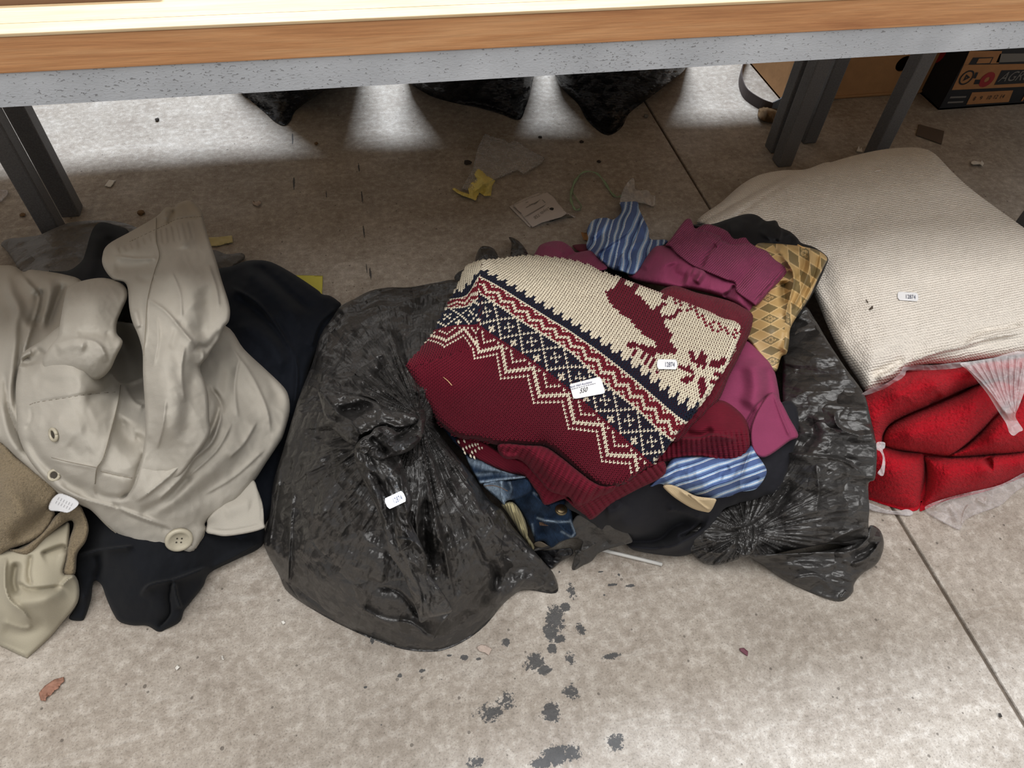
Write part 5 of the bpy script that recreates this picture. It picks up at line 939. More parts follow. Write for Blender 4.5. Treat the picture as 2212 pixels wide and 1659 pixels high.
relief('film_back', ob, M_BAGB, R8((300, 1260, .13), (330, 1210, .12), (400, 1180, .12), (500, 1150, .13), (480, 1250, .17), (350, 1330, .17)), wr=tw(.005, 16, 99, .5, 1.6), step=2, edge=(6, .016), base=.02)

M_BLKS = fabric('black_jersey', srgb(29, 29, 35), .8, .03, bumps=((900, .0003),), var=.15)
o, _ = relief('skirt', None, M_BLKS, R2((200, 560, .20), (280, 640, .17), (340, 680, .15), (400, 730, .11), (480, 780, .08), (545, 805, .06), (600, 850, .035), (700, 872, .025), (800, 885, .02), (880, 890, .02), (950, 872, .025), (1000, 822, .04), (1060, 760, .06), (1110, 690, .09), (1140, 610, .13), (1250, 570, .14), (1380, 540, .14), (1480, 500, .15), (1520, 400, .17), (1560, 280, .19), (1600, 100, .21), (1540, -40, .22), (1300, 60, .22), (900, 250, .22), (500, 400, .22)),
    ctl=R2((600, 600, .17), (800, 720, .09), (700, 780, .075), (950, 620, .14), (1000, 760, .065), (1300, 450, .18), (560, 720, .13), (880, 840, .05)),
    strokes=[(R2((400, 700), (520, 790), (640, 800), (760, 780), (860, 700), (1020, 660)), 16, -.045), (R2((340, 690), (480, 800), (600, 830), (760, 840), (900, 800), (1030, 720), (1110, 600)), 9, .024), (R2((1020, 660), (940, 640), (850, 610), (800, 620)), 9, .014, 's'), (R2((870, 780), (960, 740), (1020, 680)), 8, -.018, 's'), (R2((560, 560), (500, 620), (430, 640)), 14, .012), (R2((760, 790), (800, 840), (900, 810)), 8, .010, 's'), (R2((1200, 560), (1300, 620), (1450, 540)), 16, -.03)],
    wr=lambda x, y: .003 * fbm(x / 40, y / 40, 101, 3), step=2.4, edge=(10, .016), base=0)
tag(o, 'black jersey skirt slumped below the jumper onto the floor', 'skirt')

# jeans
def denim():
    n = N('blue_denim'); uv = n.coord('UV'); b = n.b; b.inputs['Roughness'].default_value = .9; b.inputs['Specular IOR Level'].default_value = .2
    a = n.n('ShaderNodeVertexColor'); a.layer_name = 'Col'
    tw1 = n.noise(n.coord('UV', (900, 140, 1), .5), 1.0, 3, .6); tw2 = n.noise(uv, 60, 4)
    c = n.mix(1.0, a.outputs['Color'], n.ramp(tw1, [(.3, .55), (.7, 1.35)]), 'MULTIPLY'); c = n.mix(1.0, c, n.ramp(tw2, [(.3, .75), (.7, 1.15)]), 'MULTIPLY')
    n.l(c, b.inputs['Base Color']); n.l(n.bump(n.wave1(n.coord('UV', rot=.8), .0017, 0), .0004), b.inputs['Normal']); return n.m
M_DENIM = denim()
C_DD = np.array(srgb(24, 38, 58)); C_DL = np.array(srgb(150, 168, 186)); C_DM = np.array(srgb(42, 62, 88))
def dcol(worn):
    def f(x, y):
        w = np.zeros(x.shape)
        for pts, wd_, a in worn:
            d, _, _ = seg_dist(x, y, np.array(pts)); w = np.maximum(w, a * np.exp(-(d / wd_) ** 2) * (.75 + .5 * np.clip(fbm(x / 5, y / 5, 33, 2) + .5, 0, 1)))
        base = C_DD + (C_DM - C_DD) * np.clip(.5 + fbm(x / 25, y / 25, 31, 3), 0, 1)[:, None]
        return np.clip(base + (C_DL - base) * np.clip(w, 0, 1)[:, None], 0, 1)
    return f
je = thing('jeans', 'blue denim jeans with brass button and zip poking out below the jumper', 'jeans')
M_BRASS = plain('dark_brass', srgb(110, 98, 74), .35, .9); M_ZIP = plain('copper_zip', srgb(150, 118, 92), .4, .8); M_THR = plain('brown_thread', srgb(92, 74, 62), .8)
relief('leg_back', je, M_DENIM, J7((-60, -60, .25), (60, 20, .245), (160, 120, .235), (280, 220, .225), (420, 330, .22), (560, 400, .215), (700, 470, .21), (840, 540, .20), (900, 650, .19), (960, 740, .18), (1010, 740, .175), (1150, 700, .17), (1200, 760, .16), (1230, 900, .13), (1260, 1040, .10), (1200, 1075, .095), (1100, 1110, .085), (1020, 1165, .06), (950, 1100, .07), (870, 1110, .06), (850, 1050, .08), (780, 900, .12), (650, 720, .16), (560, 720, .175), (420, 600, .20), (300, 450, .22), (180, 250, .24), (60, 120, .25)),
       strokes=[(J7((880, 900), (1060, 920), (1150, 1000), (1240, 1060)), 6, .012, 's'), (J7((1090, 920), (1200, 915)), 4, .006, 's'), (J7((850, 800), (900, 930), (950, 1080)), 10, -.016), (J7((830, 640), (900, 700), (1010, 800)), 9, .010, 's')],
       col=dcol([(J7((890, 880), (960, 905), (1070, 915)), 2.2, 1.0), (J7((1070, 918), (1200, 915)), 2.2, .8), (J7((1200, 900), (1250, 1020), (1215, 1065), (1120, 1010)), 2.0, .7), (J7((850, 640), (890, 660)), 2, .8), (J7((840, 940), (850, 1050)), 2, .5)]), step=1.8, edge=(6, .01), base=.0)
relief('waistband', je, M_DENIM, J7((190, 250, .252), (240, 300, .25), (330, 320, .248), (480, 400, .245), (620, 450, .24), (780, 490, .235), (600, 520, .225), (480, 530, .222), (350, 555, .218), (300, 480, .228), (250, 400, .238)),
       strokes=[(J7((280, 470), (480, 450), (760, 480)), 3, -.006), (J7((340, 545), (560, 515), (760, 490)), 3, .006, 's')], wr=lambda x, y: .0022 * np.sin((x + .2 * y) / 2.9),
       col=dcol([(J7((230, 330), (420, 400), (640, 450)), 7, .75), (J7((340, 540), (560, 510), (780, 485)), 3, .9), (J7((280, 470), (450, 450)), 4, .6)]), step=1.4, edge=(4, .006), base=None, skirt=.02)
relief('back_pocket', je, M_DENIM, J7((370, 560, .222), (480, 525, .228), (545, 520, .228), (640, 520, .226), (780, 500, .224), (840, 600, .208), (780, 660, .198), (680, 700, .19), (600, 715, .186), (570, 755, .18), (530, 715, .186), (440, 640, .2)),
       strokes=[(J7((620, 530), (640, 620), (600, 720)), 6, .010, 's'), (J7((545, 525), (540, 640), (570, 745)), 3, .006, 's')],
       col=dcol([(J7((400, 590), (500, 600), (560, 700)), 13, .9), (J7((545, 525), (545, 640), (570, 740)), 3.5, 1.0), (J7((460, 560), (520, 660)), 10, .6), (J7((620, 540), (640, 600), (600, 690)), 3, .45)]), step=1.5, edge=(4, .006), base=None, skirt=.02)
tube('stitching', [P(a, b, .233) for a, b in smooth_line(J7((385, 575), (460, 570), (540, 590), (605, 625)), 4)], .0007, M_THR, je, 6)
def dome(name, px, py, z, R, h, mat, parent):
    c = P(px, py, z); v = []; f = []; sg = 20; pr = [(0.001, h), (.6 * R, h * .95), (.72 * R, h * .6), (.86 * R, h * .8), (R, h * .4), (R, 0)]
    for r_, hh in pr:
        for k in range(sg): t = 2 * math.pi * k / sg; v.append(c + np.array([r_ * math.cos(t), r_ * math.sin(t), hh]))
    for j in range(len(pr) - 1):
        for k in range(sg): f.append((j * sg + k, (j + 1) * sg + k, (j + 1) * sg + (k + 1) % sg, j * sg + (k + 1) % sg))
    return raw(name, v, f, mat, parent, True)
dome('button', *J7((1115, 805))[0], .172, .0098, .004, M_BRASS, je)
for i in range(16):
    a = J7((912 + 11 * i, 938 + .6 * i))[0]; c = P(a[0], a[1], .123 - .0004 * i); box('zip_tooth', c[0] - .0006, c[0] + .0006, c[1] - .0026, c[1] + .0026, c[2], c[2] + .0016, M_ZIP, je)

M_TAN = fabric('tan_rib_knit', srgb(176, 166, 128), .95, .04, weave=(('ribu', .0042, .0014),), var=.1)
o, _ = relief('ribbed_sock', None, M_TAN, J7((545, 760, .175), (575, 735, .185), (620, 722, .19), (665, 735, .188), (720, 800, .17), (770, 900, .14), (795, 1000, .11), (800, 1055, .095), (850, 1130, .065), (862, 1195, .04), (830, 1180, .045), (760, 1080, .08), (680, 950, .12), (600, 830, .155)), ctl=J7((660, 830, .175), (760, 1000, .125)), strokes=[(J7((790, 960), (795, 1060), (760, 1080)), 5, .010, 's')], step=1.6, edge=(9, .02), base=0, uvdir=((1085, 1100), (1130, 1090)))
tag(o, 'tan ribbed knit tucked between tied bag and jeans', 'knitwear')
o, _ = relief('cardboard_scrap', None, plain('pale_scrap', srgb(104, 94, 80), .9), J7((860, 1120, .055), (920, 1105, .06), (1000, 1150, .055), (1010, 1170, .05), (930, 1165, .045), (870, 1150, .045)), step=2, edge=None, base=0); tag(o, 'pale scrap of card under the jeans', 'card')
M_CORD = fabric('cream_corduroy', srgb(206, 184, 148), .9, .04, weave=(('ribv', .0019, .0003),), var=.08)
cf = thing('corduroy_cuff', 'cream corduroy sleeve end showing under the striped shirt', 'cuff')
relief('cuff', cf, M_CORD, R2((780, 470, .215), (830, 462, .22), (900, 490, .22), (980, 530, .218), (1090, 545, .215), (1092, 570, .205), (1062, 622, .18), (1030, 624, .178), (960, 605, .183), (880, 560, .195), (820, 515, .207)), strokes=[(R2((880, 500), (990, 570), (1062, 612)), 4, .006, 's')], step=1.6, edge=(4, .005), base=None, skirt=.02, uvdir=((1432, 1050), (1540, 1100)))
relief('cuff_inside', cf, M_CORD, R2((930, 520, .224), (1010, 545, .222), (1092, 545, .22), (1090, 575, .21), (1060, 618, .188), (1010, 590, .2)), strokes=[(R2((940, 525), (1020, 590), (1062, 615)), 3, .005, 's')], step=1.5, edge=(3, .004), base=None, skirt=.02, uvdir=((1500, 1060), (1540, 1100)))

# striped shirt
C_S = [np.array(srgb(84, 106, 156)), np.array(srgb(150, 180, 216)), np.array(srgb(222, 228, 236)), np.array(srgb(44, 66, 118))]
def stripes(ax, ay, period, warp, seed, seq):
    L = math.hypot(ax, ay)
    def f(x, y):
        t = (x * ax + y * ay) / L / period + warp * fbm(x / 60, y / 60, seed, 2); u = np.mod(t, 1.0); c = np.zeros((len(x), 3)); e = 0
        for w, k in seq: c[(u >= e) & (u < e + w)] = C_S[k]; e += w
        return c * (.95 + .08 * (pn(x * .6, y * .6, 3)[:, None] + .3))
    return f
SEQ = [(.30, 0), (.10, 1), (.08, 2), (.08, 1), (.16, 0), (.06, 3), (.10, 1), (.06, 2), (.06, 0)]
M_SHIRT = fabric('striped_cotton', (1, 1, 1), .85, .02, bumps=((900, .0003),), col=True, var=.08)
sh_ = thing('striped_shirt', 'blue and white striped cotton shirt crumpled through the pile', 'shirt')
def curl_stripes(seed):
    base = stripes(1.0, .15, 34.0, .55, seed, SEQ)
    return base
relief('sleeve', sh_, M_SHIRT, R8((1618, 655, .10), (1680, 648, .10), (1758, 650, .095), (1772, 705, .11), (1812, 790, .12), (1848, 870, .12), (1862, 945, .13), (1980, 950, .14), (1990, 980, .15), (1870, 1060, .19), (1740, 1225, .22), (1640, 1210, .21), (1530, 1175, .20), (1440, 1095, .18), (1365, 1035, .15), (1352, 990, .14), (1366, 940, .135), (1356, 880, .13), (1385, 815, .12), (1430, 785, .12), (1510, 775, .12), (1565, 790, .12), (1625, 740, .12), (1630, 700, .11)),
       ctl=R8((1600, 900, .19), (1700, 780, .155), (1480, 900, .18), (1560, 1050, .215), (1780, 1000, .17), (1420, 960, .165)),
       strokes=[(R8((1690, 670), (1720, 760), (1700, 870), (1560, 970), (1430, 1060)), 8, .022, 's'), (R8((1640, 740), (1600, 830), (1480, 900), (1400, 1000)), 8, -.016), (R8((1560, 800), (1480, 850), (1380, 960)), 8, .014), (R8((1770, 720), (1760, 860), (1720, 960), (1600, 1100)), 7, -.018, 's'), (R8((1780, 780), (1820, 900), (1840, 960)), 7, .010), (R8((1700, 970), (1640, 1060), (1600, 1190)), 7, .016, 's'), (R8((1740, 1000), (1690, 1100), (1660, 1210)), 7, -.014), (R8((1720, 985), (1850, 960), (1960, 960)), 6, .010, 's'), (R8((1530, 960), (1450, 1060), (1500, 1140)), 7, .010, 's')],
       col=stripes(.97, .30, 30.0, .35, 41, SEQ), step=.95, edge=(7, .014), base=.0)
relief('body', sh_, M_SHIRT, R2((700, 470, .20), (740, 430, .22), (790, 370, .228), (850, 300, .232), (1000, 290, .236), (1180, 300, .235), (1260, 270, .235), (1312, 225, .235), (1350, 290, .228), (1398, 370, .215), (1385, 425, .205), (1340, 484, .19), (1290, 500, .188), (1240, 505, .19), (1180, 530, .186), (1100, 542, .184), (1000, 536, .188), (900, 505, .195), (800, 470, .2), (760, 458, .2), (715, 475, .198)),
       ctl=R2((1000, 420, .245), (1200, 420, .235), (1330, 400, .225)),
       strokes=[(R2((1310, 240), (1270, 340), (1240, 440), (1250, 500)), 6, .014, 's'), (R2((1260, 350), (1200, 430), (1060, 480), (980, 530)), 7, .010), (R2((1240, 480), (1300, 440), (1360, 420)), 6, -.012, 's'), (R2((1180, 350), (1120, 400), (1140, 430)), 8, -.008), (R2((900, 330), (800, 420), (790, 460)), 7, .006)],
       wr=lambda x, y: .003 * fbm(x / 30, y / 30, 103, 3), col=stripes(.36, 1.0, 31.0, .12, 43, SEQ), step=.95, edge=(9, .016), base=None, skirt=.05)

# magenta jumper
C_MAG = srgb(142, 60, 94)
M_MAG = fabric('magenta_knit', C_MAG, .9, .04, weave=(('ribu', .0030, .00025),), bumps=((700, .0003),), var=.1, varscale=20)
M_MAGR = fabric('magenta_rib', C_MAG, .9, .04, weave=(('ribu', .0044, .0020),), bumps=((700, .0003),), var=.1, varscale=20)
mg = thing('magenta_jumper', 'magenta fine knit jumper with deep ribbed hem lying behind the fair isle jumper', 'jumper')
relief('back_rib', mg, M_MAGR, G6((600, 150, .232), (650, 175, .236), (720, 140, .238), (800, 128, .24), (950, 178, .244), (1030, 228, .247), (1090, 292, .25), (1200, 258, .25), (1320, 244, .25), (1388, 302, .25), (1340, 395, .255), (1300, 500, .26), (1000, 450, .255), (740, 300, .245), (600, 220, .236)), step=1.8, edge=(6, .008), base=None, skirt=.04, uvdir=((1500, 500), (1640, 560)))
_, ZMB = relief('body', mg, M_MAG, G6((-130, 700, .20), (-60, 640, .205), (0, 615, .21), (60, 540, .215), (130, 440, .22), (190, 382, .222), (240, 372, .225), (300, 376, .228), (500, 420, .24), (800, 560, .255), (1100, 720, .265), (1300, 850, .27), (1420, 960, .27), (1340, 1050, .268), (1300, 1115, .265), (1250, 1180, .26), (1190, 1100, .265), (950, 960, .262), (600, 870, .258), (380, 850, .25), (100, 800, .235), (-60, 760, .21)),
       ctl=G6((300, 600, .262), (600, 720, .272), (900, 860, .275), (1150, 950, .28)), strokes=[(G6((720, 640), (700, 720), (640, 800)), 7, .014), (G6((360, 560), (420, 700), (560, 760)), 14, -.014), (G6((960, 950), (1040, 900), (1090, 820)), 9, -.016, 's'), (G6((230, 390), (120, 520), (20, 640)), 14, .008), (G6((600, 650), (690, 690), (760, 680)), 10, .008)],
       wr=lambda x, y: .003 * fbm(x / 36, y / 36, 105, 3), step=1.8, edge=(10, .018), base=None, skirt=.06, uvdir=((1400, 560), (1640, 640)))
relief('ribbed_hem', mg, M_MAGR, G6((300, 372, .238), (360, 300, .24), (440, 190, .243), (500, 110, .245), (545, 68, .246), (590, 72, .248), (620, 140, .252), (650, 188, .256), (740, 194, .262), (860, 238, .268), (930, 268, .272), (942, 310, .275), (1000, 330, .278), (1060, 358, .28), (1250, 346, .285), (1340, 390, .288), (1450, 432, .29), (1560, 540, .29), (1700, 618, .288), (1718, 650, .287), (1660, 722, .286), (1500, 880, .285), (1345, 1048, .283), (1270, 1022, .284), (1112, 905, .285), (1086, 800, .284), (960, 752, .28), (700, 642, .272), (590, 592, .268), (430, 472, .256), (355, 386, .246)),
       ctl=G6((700, 420, .282), (1100, 560, .297), (1400, 750, .3)), strokes=[(G6((900, 330), (800, 450), (700, 640)), 4, -.008, 's'), (G6((940, 280), (930, 330), (870, 380)), 8, .010, 's'), (G6((1690, 640), (1500, 840), (1335, 1035)), 2.5, .005), (G6((1670, 640), (1480, 830), (1310, 1020)), 2, -.004), (G6((1110, 900), (1150, 800), (1340, 520)), 14, -.008), (G6((360, 390), (600, 590), (960, 740), (1090, 800)), 3, .005)],
       step=1.6, edge=(5, .009), base=None, skirt=.03, uvdir=((1450, 490), (1560, 545)))
relief('sleeve', mg, M_MAG, R1((1440, 1000, .25), (1530, 990, .255), (1620, 1075, .255), (1690, 1170, .25), (1720, 1290, .243), (1738, 1390, .235), (1790, 1490, .225), (1848, 1602, .212), (1760, 1660, .208)) + R2((1400, 300, .20), (1370, 320, .20), (1300, 245, .215), (1240, 150, .225), (1150, 30, .235)) + R1((1250, 1400, .24), (1300, 1250, .245), (1400, 1100, .248)),
       ctl=R1((1550, 1200, .27), (1600, 1450, .25)), strokes=[(R1((1560, 1100), (1580, 1300), (1520, 1450)), 22, .012), (R1((1480, 1150), (1500, 1300), (1470, 1450)), 20, -.007), (R1((1640, 1150), (1660, 1300), (1610, 1400)), 12, -.008), (R1((1500, 1560), (1580, 1420), (1680, 1330)), 4, -.007, 's')], step=2, edge=(12, .022), base=None, skirt=.05, uvdir=((1640, 760), (1700, 940)))
relief('cuff', mg, M_MAG, R1((1545, 1560, .25), (1600, 1420, .263), (1680, 1325, .262), (1738, 1385, .254), (1792, 1488, .244), (1850, 1602, .23), (1790, 1640, .226), (1640, 1740, .222), (1560, 1700, .23)), strokes=[(R1((1690, 1340), (1740, 1480), (1800, 1620)), 3, .005, 's')], step=1.8, edge=(5, .01), base=None, skirt=.03, uvdir=((1680, 860), (1716, 940)))
relief('shoulder', mg, M_MAG, R8((935, 1085, .14), (960, 1030, .135), (990, 990, .13), (1080, 962, .13), (1160, 966, .13), (1230, 1010, .14), (1265, 1050, .155), (1330, 1042, .16), (1400, 1038, .165), (1455, 1092, .18), (1520, 1180, .21), (1400, 1200, .21), (1200, 1150, .2), (1000, 1120, .18)), ctl=R8((1100, 1020, .16), (1380, 1100, .19)), strokes=[(R8((1265, 1050), (1200, 1080), (1150, 1120)), 8, -.02, 's'), (R8((1000, 1000), (1080, 1010), (1180, 1070)), 8, .010, 's')], step=1.8, edge=(9, .016), base=0.0, uvdir=((1170, 540), (1310, 580)))
relief('neck_tape', mg, fabric('dark_red_tape', srgb(92, 20, 40), .9, .02), R8((1240, 1000, .11), (1300, 985, .11), (1360, 990, .11), (1375, 1030, .13), (1300, 1045, .14)), step=2, edge=(4, .006), base=.0)

# gold diamond cloth with black lining
def gold_col(x, y):
    _, sd, _ = seg_dist(x, y, np.array(G6((1500, 330), (1620, 480), (1740, 640), (1760, 800), (1690, 1050), (1660, 1250), (1650, 1700))))
    up = sd < 0; wv = .12 * pn(x / 70, y / 70, 47); an = np.where(up, 1.05, -.06); ca, sa = np.cos(an), np.sin(an)
    X = (x - 1640) * ca + (y - 690) * sa; Y = -(x - 1640) * sa + (y - 690) * ca
    p = X / np.where(up, 52., 46.) + Y / np.where(up, 26., 23.) + wv; q = X / np.where(up, 52., 46.) - Y / np.where(up, 26., 23.) + wv
    fp = np.mod(p, 1); fq = np.mod(q, 1); dk = np.mod(np.floor(p) + np.floor(q), 2) == 0
    light = np.array(srgb(184, 152, 100)); dark = np.array(srgb(120, 103, 68)); line = np.array(srgb(204, 174, 124))
    c = np.where(dk[:, None], dark, light)
    d = np.minimum(np.minimum(fp, 1 - fp), np.minimum(fq, 1 - fq)); c = np.where((d < .05)[:, None], line, c)
    rings = dk & (np.mod(np.floor(p) - np.floor(q), 4) == 0) & (np.mod(np.floor(p) + np.floor(q), 4) == 0)
    for a, b in ((.18, .18), (-.18, -.18), (.2, -.2), (-.2, .2)):
        rr = np.hypot(fp - .5 - a * .9, fq - .5 - b * .9); c = np.where(((rr < .14) & rings)[:, None], np.where((rr < .10)[:, None], .5 * (light + dark), line), c)
    return c
M_GOLD = fabric('gold_jacquard', (1, 1, 1), .45, .0, bumps=((1200, .0002),), col=True, var=.06, spec=.5)
M_LIN = fabric('black_satin_lining', srgb(18, 18, 22), .7, .0, var=.1, spec=.3)
wc_ = thing('waistcoat', 'gold diamond patterned waistcoat with black back beside the cream blanket', 'waistcoat')
relief('black_back', wc_, M_LIN, G6((580, 150, .215), (620, 134, .222), (740, 129, .225), (850, 122, .228), (1050, 58, .222), (1200, 14, .218), (1290, 12, .22), (1360, 34, .225), (1450, 92, .235), (1560, 88, .235), (1605, 160, .24), (1720, 212, .245), (1800, 282, .248), (1852, 342, .25), (2000, 392, .248), (2148, 505, .245), (2120, 620, .248), (2060, 760, .25), (1990, 900, .25), (1900, 1050, .25), (1800, 1200, .25), (1600, 1100, .25), (1500, 700, .25), (1390, 500, .25), (1000, 300, .24)),
       ctl=G6((1300, 200, .25), (1550, 250, .255)), strokes=[(G6((1590, 110), (1610, 220), (1580, 330)), 8, .012, 's'), (G6((1400, 60), (1480, 180), (1420, 300)), 16, .010), (G6((1720, 240), (1760, 340)), 12, -.008), (G6((1200, 60), (1150, 180), (1000, 200)), 14, .008)], step=2, edge=(9, .014), base=.0)
_, ZGO = relief('gold_front', wc_, M_GOLD, G6((640, 170, .20), (700, 200, .205), (900, 210, .21), (1080, 260, .222), (1300, 325, .245), (1390, 336, .262), (1550, 346, .266), (1800, 372, .268), (1960, 402, .266), (2050, 432, .264), (2142, 515, .262), (2100, 620, .266), (2032, 760, .268), (1935, 970, .268), (1830, 1130, .266), (1725, 1310, .264), (1708, 1480, .258), (1680, 1600, .25)) + R1((1740, 1100, .245), (1705, 1195, .235), (1640, 1140, .24), (1580, 1060, .25), (1520, 990, .255)) + G6((1150, 1500, .255), (1200, 1200, .258), (1250, 900, .258), (1300, 600, .258), (1000, 400, .25), (800, 280, .245)),
       ctl=G6((1500, 1100, .285), (1550, 1350, .28), (1850, 700, .282), (1950, 560, .278)),
       strokes=[(G6((1620, 480), (1740, 640), (1760, 800), (1690, 1050), (1660, 1250)), 9, .018, 's'), (G6((1640, 760), (1650, 900), (1670, 1060)), 9, -.024), (G6((1950, 410), (1940, 620), (1860, 850), (1740, 1100)), 6, .014, 's'), (G6((1890, 420), (1880, 600), (1800, 800)), 7, -.014), (G6((2050, 450), (1990, 700), (1860, 950)), 8, -.010, 's'), (G6((1560, 380), (1700, 520), (1760, 700)), 9, .010), (G6((1700, 1300), (1690, 1450), (1640, 1600)), 10, .010), (G6((2130, 530), (2000, 800), (1780, 1180)), 4, .008)],
       col=gold_col, step=1.1, edge=(6, .010), base=None, skirt=.02)
tube('buckle_strap', [P(a, b, .285) for a, b in G6((1805, 362), (1850, 385), (1890, 402))], .0022, plain('gold_strip', srgb(190, 150, 96), .4), wc_, 6, .5)
# ------------------------------------------------------------------ litter on the floor
M_YEL = fabric('yellow_tissue', srgb(240, 222, 132), .8, .0, var=.08); M_NOTE = plain('yellow_note', srgb(206, 198, 86), .8); M_TAPE = plain('masking_tape', srgb(206, 194, 140), .7, var=.1)
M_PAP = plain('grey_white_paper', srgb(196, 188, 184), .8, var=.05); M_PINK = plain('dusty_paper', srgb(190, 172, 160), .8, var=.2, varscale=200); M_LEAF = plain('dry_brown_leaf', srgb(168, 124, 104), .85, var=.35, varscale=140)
M_GREEN = plain('green_ribbon', srgb(146, 172, 138), .7, var=.15); M_STONE = plain('grit_dark', srgb(52, 46, 42), .9, var=.3); M_WHT = plain('white_chip', srgb(228, 224, 216), .7, var=.1, varscale=300)
M_ROD = plain('white_plastic_rod', srgb(206, 204, 200), .35); M_PURP = plain('purple_flake', srgb(104, 58, 70), .7)
M_BUB = clear_film('bubble_film', .30, (.95, .93, .92))
def bub(x, y):
    u = (x + .35 * y) / 4.3; v = (y - .1 * x) / 3.6; u = u + .5 * (np.floor(v) % 2)
    d = np.hypot(u - np.round(u), v - np.floor(v) - .5); return .0042 * np.sqrt(np.clip(1 - (d / .46) ** 2, 0, 1)) + .012 * np.clip(fbm(x / 40, y / 40, 111, 2) + .3, 0, 1)
o, _ = relief('bubble_wrap', None, M_BUB, wz(.004, R8((545, 105), (630, 138), (700, 150), (730, 182), (780, 160), (820, 180), (880, 222), (1022, 300), (990, 345), (850, 428), (800, 395), (700, 440), (620, 472), (520, 540), (420, 562), (355, 545), (400, 470), (450, 380), (468, 300), (490, 210), (530, 130))), wr=bub, step=.9, edge=None, base=0, corner=True)
tag(o, 'torn sheet of clear bubble wrap on the floor', 'bubble wrap')
o, _ = relief('tissue_paper', None, M_YEL, wz(.006, R8((480, 383), (530, 402), (560, 440), (628, 480), (602, 520), (592, 602), (540, 602), (500, 575), (470, 640), (430, 622), (370, 602), (320, 577), (280, 545), (302, 538), (350, 565), (420, 588), (410, 548), (430, 500), (478, 470), (460, 430))), ctl=wz(.034, R8((510, 500), (560, 490), (500, 440))), wr=crumple(.011, 15, 113), step=1.3, edge=None, base=0, corner=True)
tag(o, 'crumpled yellow tissue paper beside the bubble wrap', 'paper')
lt = thing('letter', 'folded grey white bank letter lying on the floor', 'letter')
relief('back_sheet', lt, M_PAP, wz(.002, R8((738, 686), (830, 632), (968, 572), (1010, 590), (1000, 700), (905, 852), (885, 838))), step=2, edge=None, base=0, corner=True)
relief('lifted_corner', lt, plain('painted_shade_paper', srgb(120, 118, 112), .8), wz(.001, R8((1040, 810), (1150, 772), (1205, 735), (1270, 768), (1180, 778), (1090, 806))), step=2, edge=None, base=0, corner=True)  # darker grey paints shade onto the paper at the lifted corner
_, ZLT = relief('front_sheet', lt, M_PAP, [p[:2] + (z,) for p, z in zip(R8((768, 674), (900, 618), (1040, 568), (1086, 602), (1140, 670), (1195, 735), (1272, 766), (1255, 775), (1200, 742), (1150, 772), (1000, 815), (920, 852)), (.004, .006, .008, .009, .014, .02, .016, .015, .018, .014, .008, .004))], step=2, edge=None, base=None, skirt=.001, corner=True)
text_on('letter_head', 'Lloyds TSB', R8((1052, 688))[0], np.array([-5.5, 3.6]) * 1.35, np.array([3.4, 5.4]) * 1.55, ZLT, M_GREYP, lt, .0007)
def bar(a, b, w):
    a, b = np.array(R8(a)[0]), np.array(R8(b)[0]); d = (b - a) / np.linalg.norm(b - a); n_ = np.array([-d[1], d[0]]) * w
    q = [a + n_, a - n_, b - n_, b + n_]; raw('print_line', [P(p[0], p[1], float(ZLT(np.array([p[0]]), np.array([p[1]]))[0]) + .0012) for p in q], [(0, 1, 2, 3)], M_GREYP, lt)
for i in range(6): bar((985 - 6 * i, 642 + 7 * i - 14), (935 - 10 * i + 8 * (i % 2), 668 + 2 * i - 8 * (i % 2)), .25)
for i in range(3): bar((1030 - 10 * i, 668 + 9 * i), (858 + 12 * i, 768 - 2 * i), .25)
bar((868, 655), (890, 648), .5); bar((870, 695), (925, 664), .5); bar((770, 690), (835, 742), .8); bar((1000, 632), (1025, 655), .5)
ring = P(*R8((1078, 705))[0], ZLT(np.array([R8((1078, 705))[0][0]]), np.array([R8((1078, 705))[0][1]]))[0] + .0008)
raw('logo', [ring + np.array([.006 * math.cos(t), .006 * math.sin(t), 0]) for t in np.linspace(0, 6.28, 9, endpoint=False)], [tuple(range(9))], M_INK, lt)
gp = smooth_line(R8((1300, 705), (1270, 715), (1245, 680), (1228, 620), (1238, 550), (1268, 475), (1330, 412), (1420, 415), (1482, 470), (1540, 560), (1588, 608), (1640, 598)), 6)
rb = thing('ribbon', 'thin green ribbon looped on the floor beside the letter', 'ribbon')
tube('strand', [P(a, b, .004 + .008 * math.sin(i / 9.0) ** 2) for i, (a, b) in enumerate(gp)], [.0032 + .0012 * math.sin(i * .9) for i in range(len(gp))], M_GREEN, rb, 6, .35)
tube('frayed_end', [P(a, b, .004) for a, b in smooth_line(R8((1240, 570), (1270, 620), (1300, 660), (1312, 690), (1285, 712)), 4)], .0012, M_GREEN, rb, 5)
o, _ = relief('polythene_scrap', None, clear_film('scrap_polythene', .45, (.8, .78, .76)), [p[:2] + (z,) for p, z in zip(R8((1622, 650), (1638, 570), (1680, 492), (1720, 458), (1735, 480), (1748, 552), (1840, 556), (1865, 592), (1902, 602), (1892, 682), (1820, 665), (1750, 655), (1690, 660)), (.03, .05, .05, .04, .04, .03, .02, .01, .004, .004, .008, .02, .03))], wr=crumple(.008, 16, 115, (1.3, 2)), step=1.3, edge=None, base=0)
tag(o, 'crumpled clear polythene scrap behind the striped shirt', 'plastic scrap')
flake('card_chip', 'small tan card chip beside the striped shirt', 'card', R8((1308, 890), (1372, 898), (1366, 960), (1328, 950)), 0, M_CARD)
flake('sticky_note', 'plain yellow paper square poking out behind the navy trousers', 'paper', Z4((1870, 486), (2066, 490), (2060, 640), (1900, 640)), 0, M_NOTE, dz=.001)
flake('tape_strip', 'wrinkled strip of cream masking tape beside the coat sleeve', 'tape', Z4((1330, 245), (1400, 242), (1485, 232), (1491, 280), (1450, 284), (1400, 300), (1345, 302)), 0, M_TAPE)
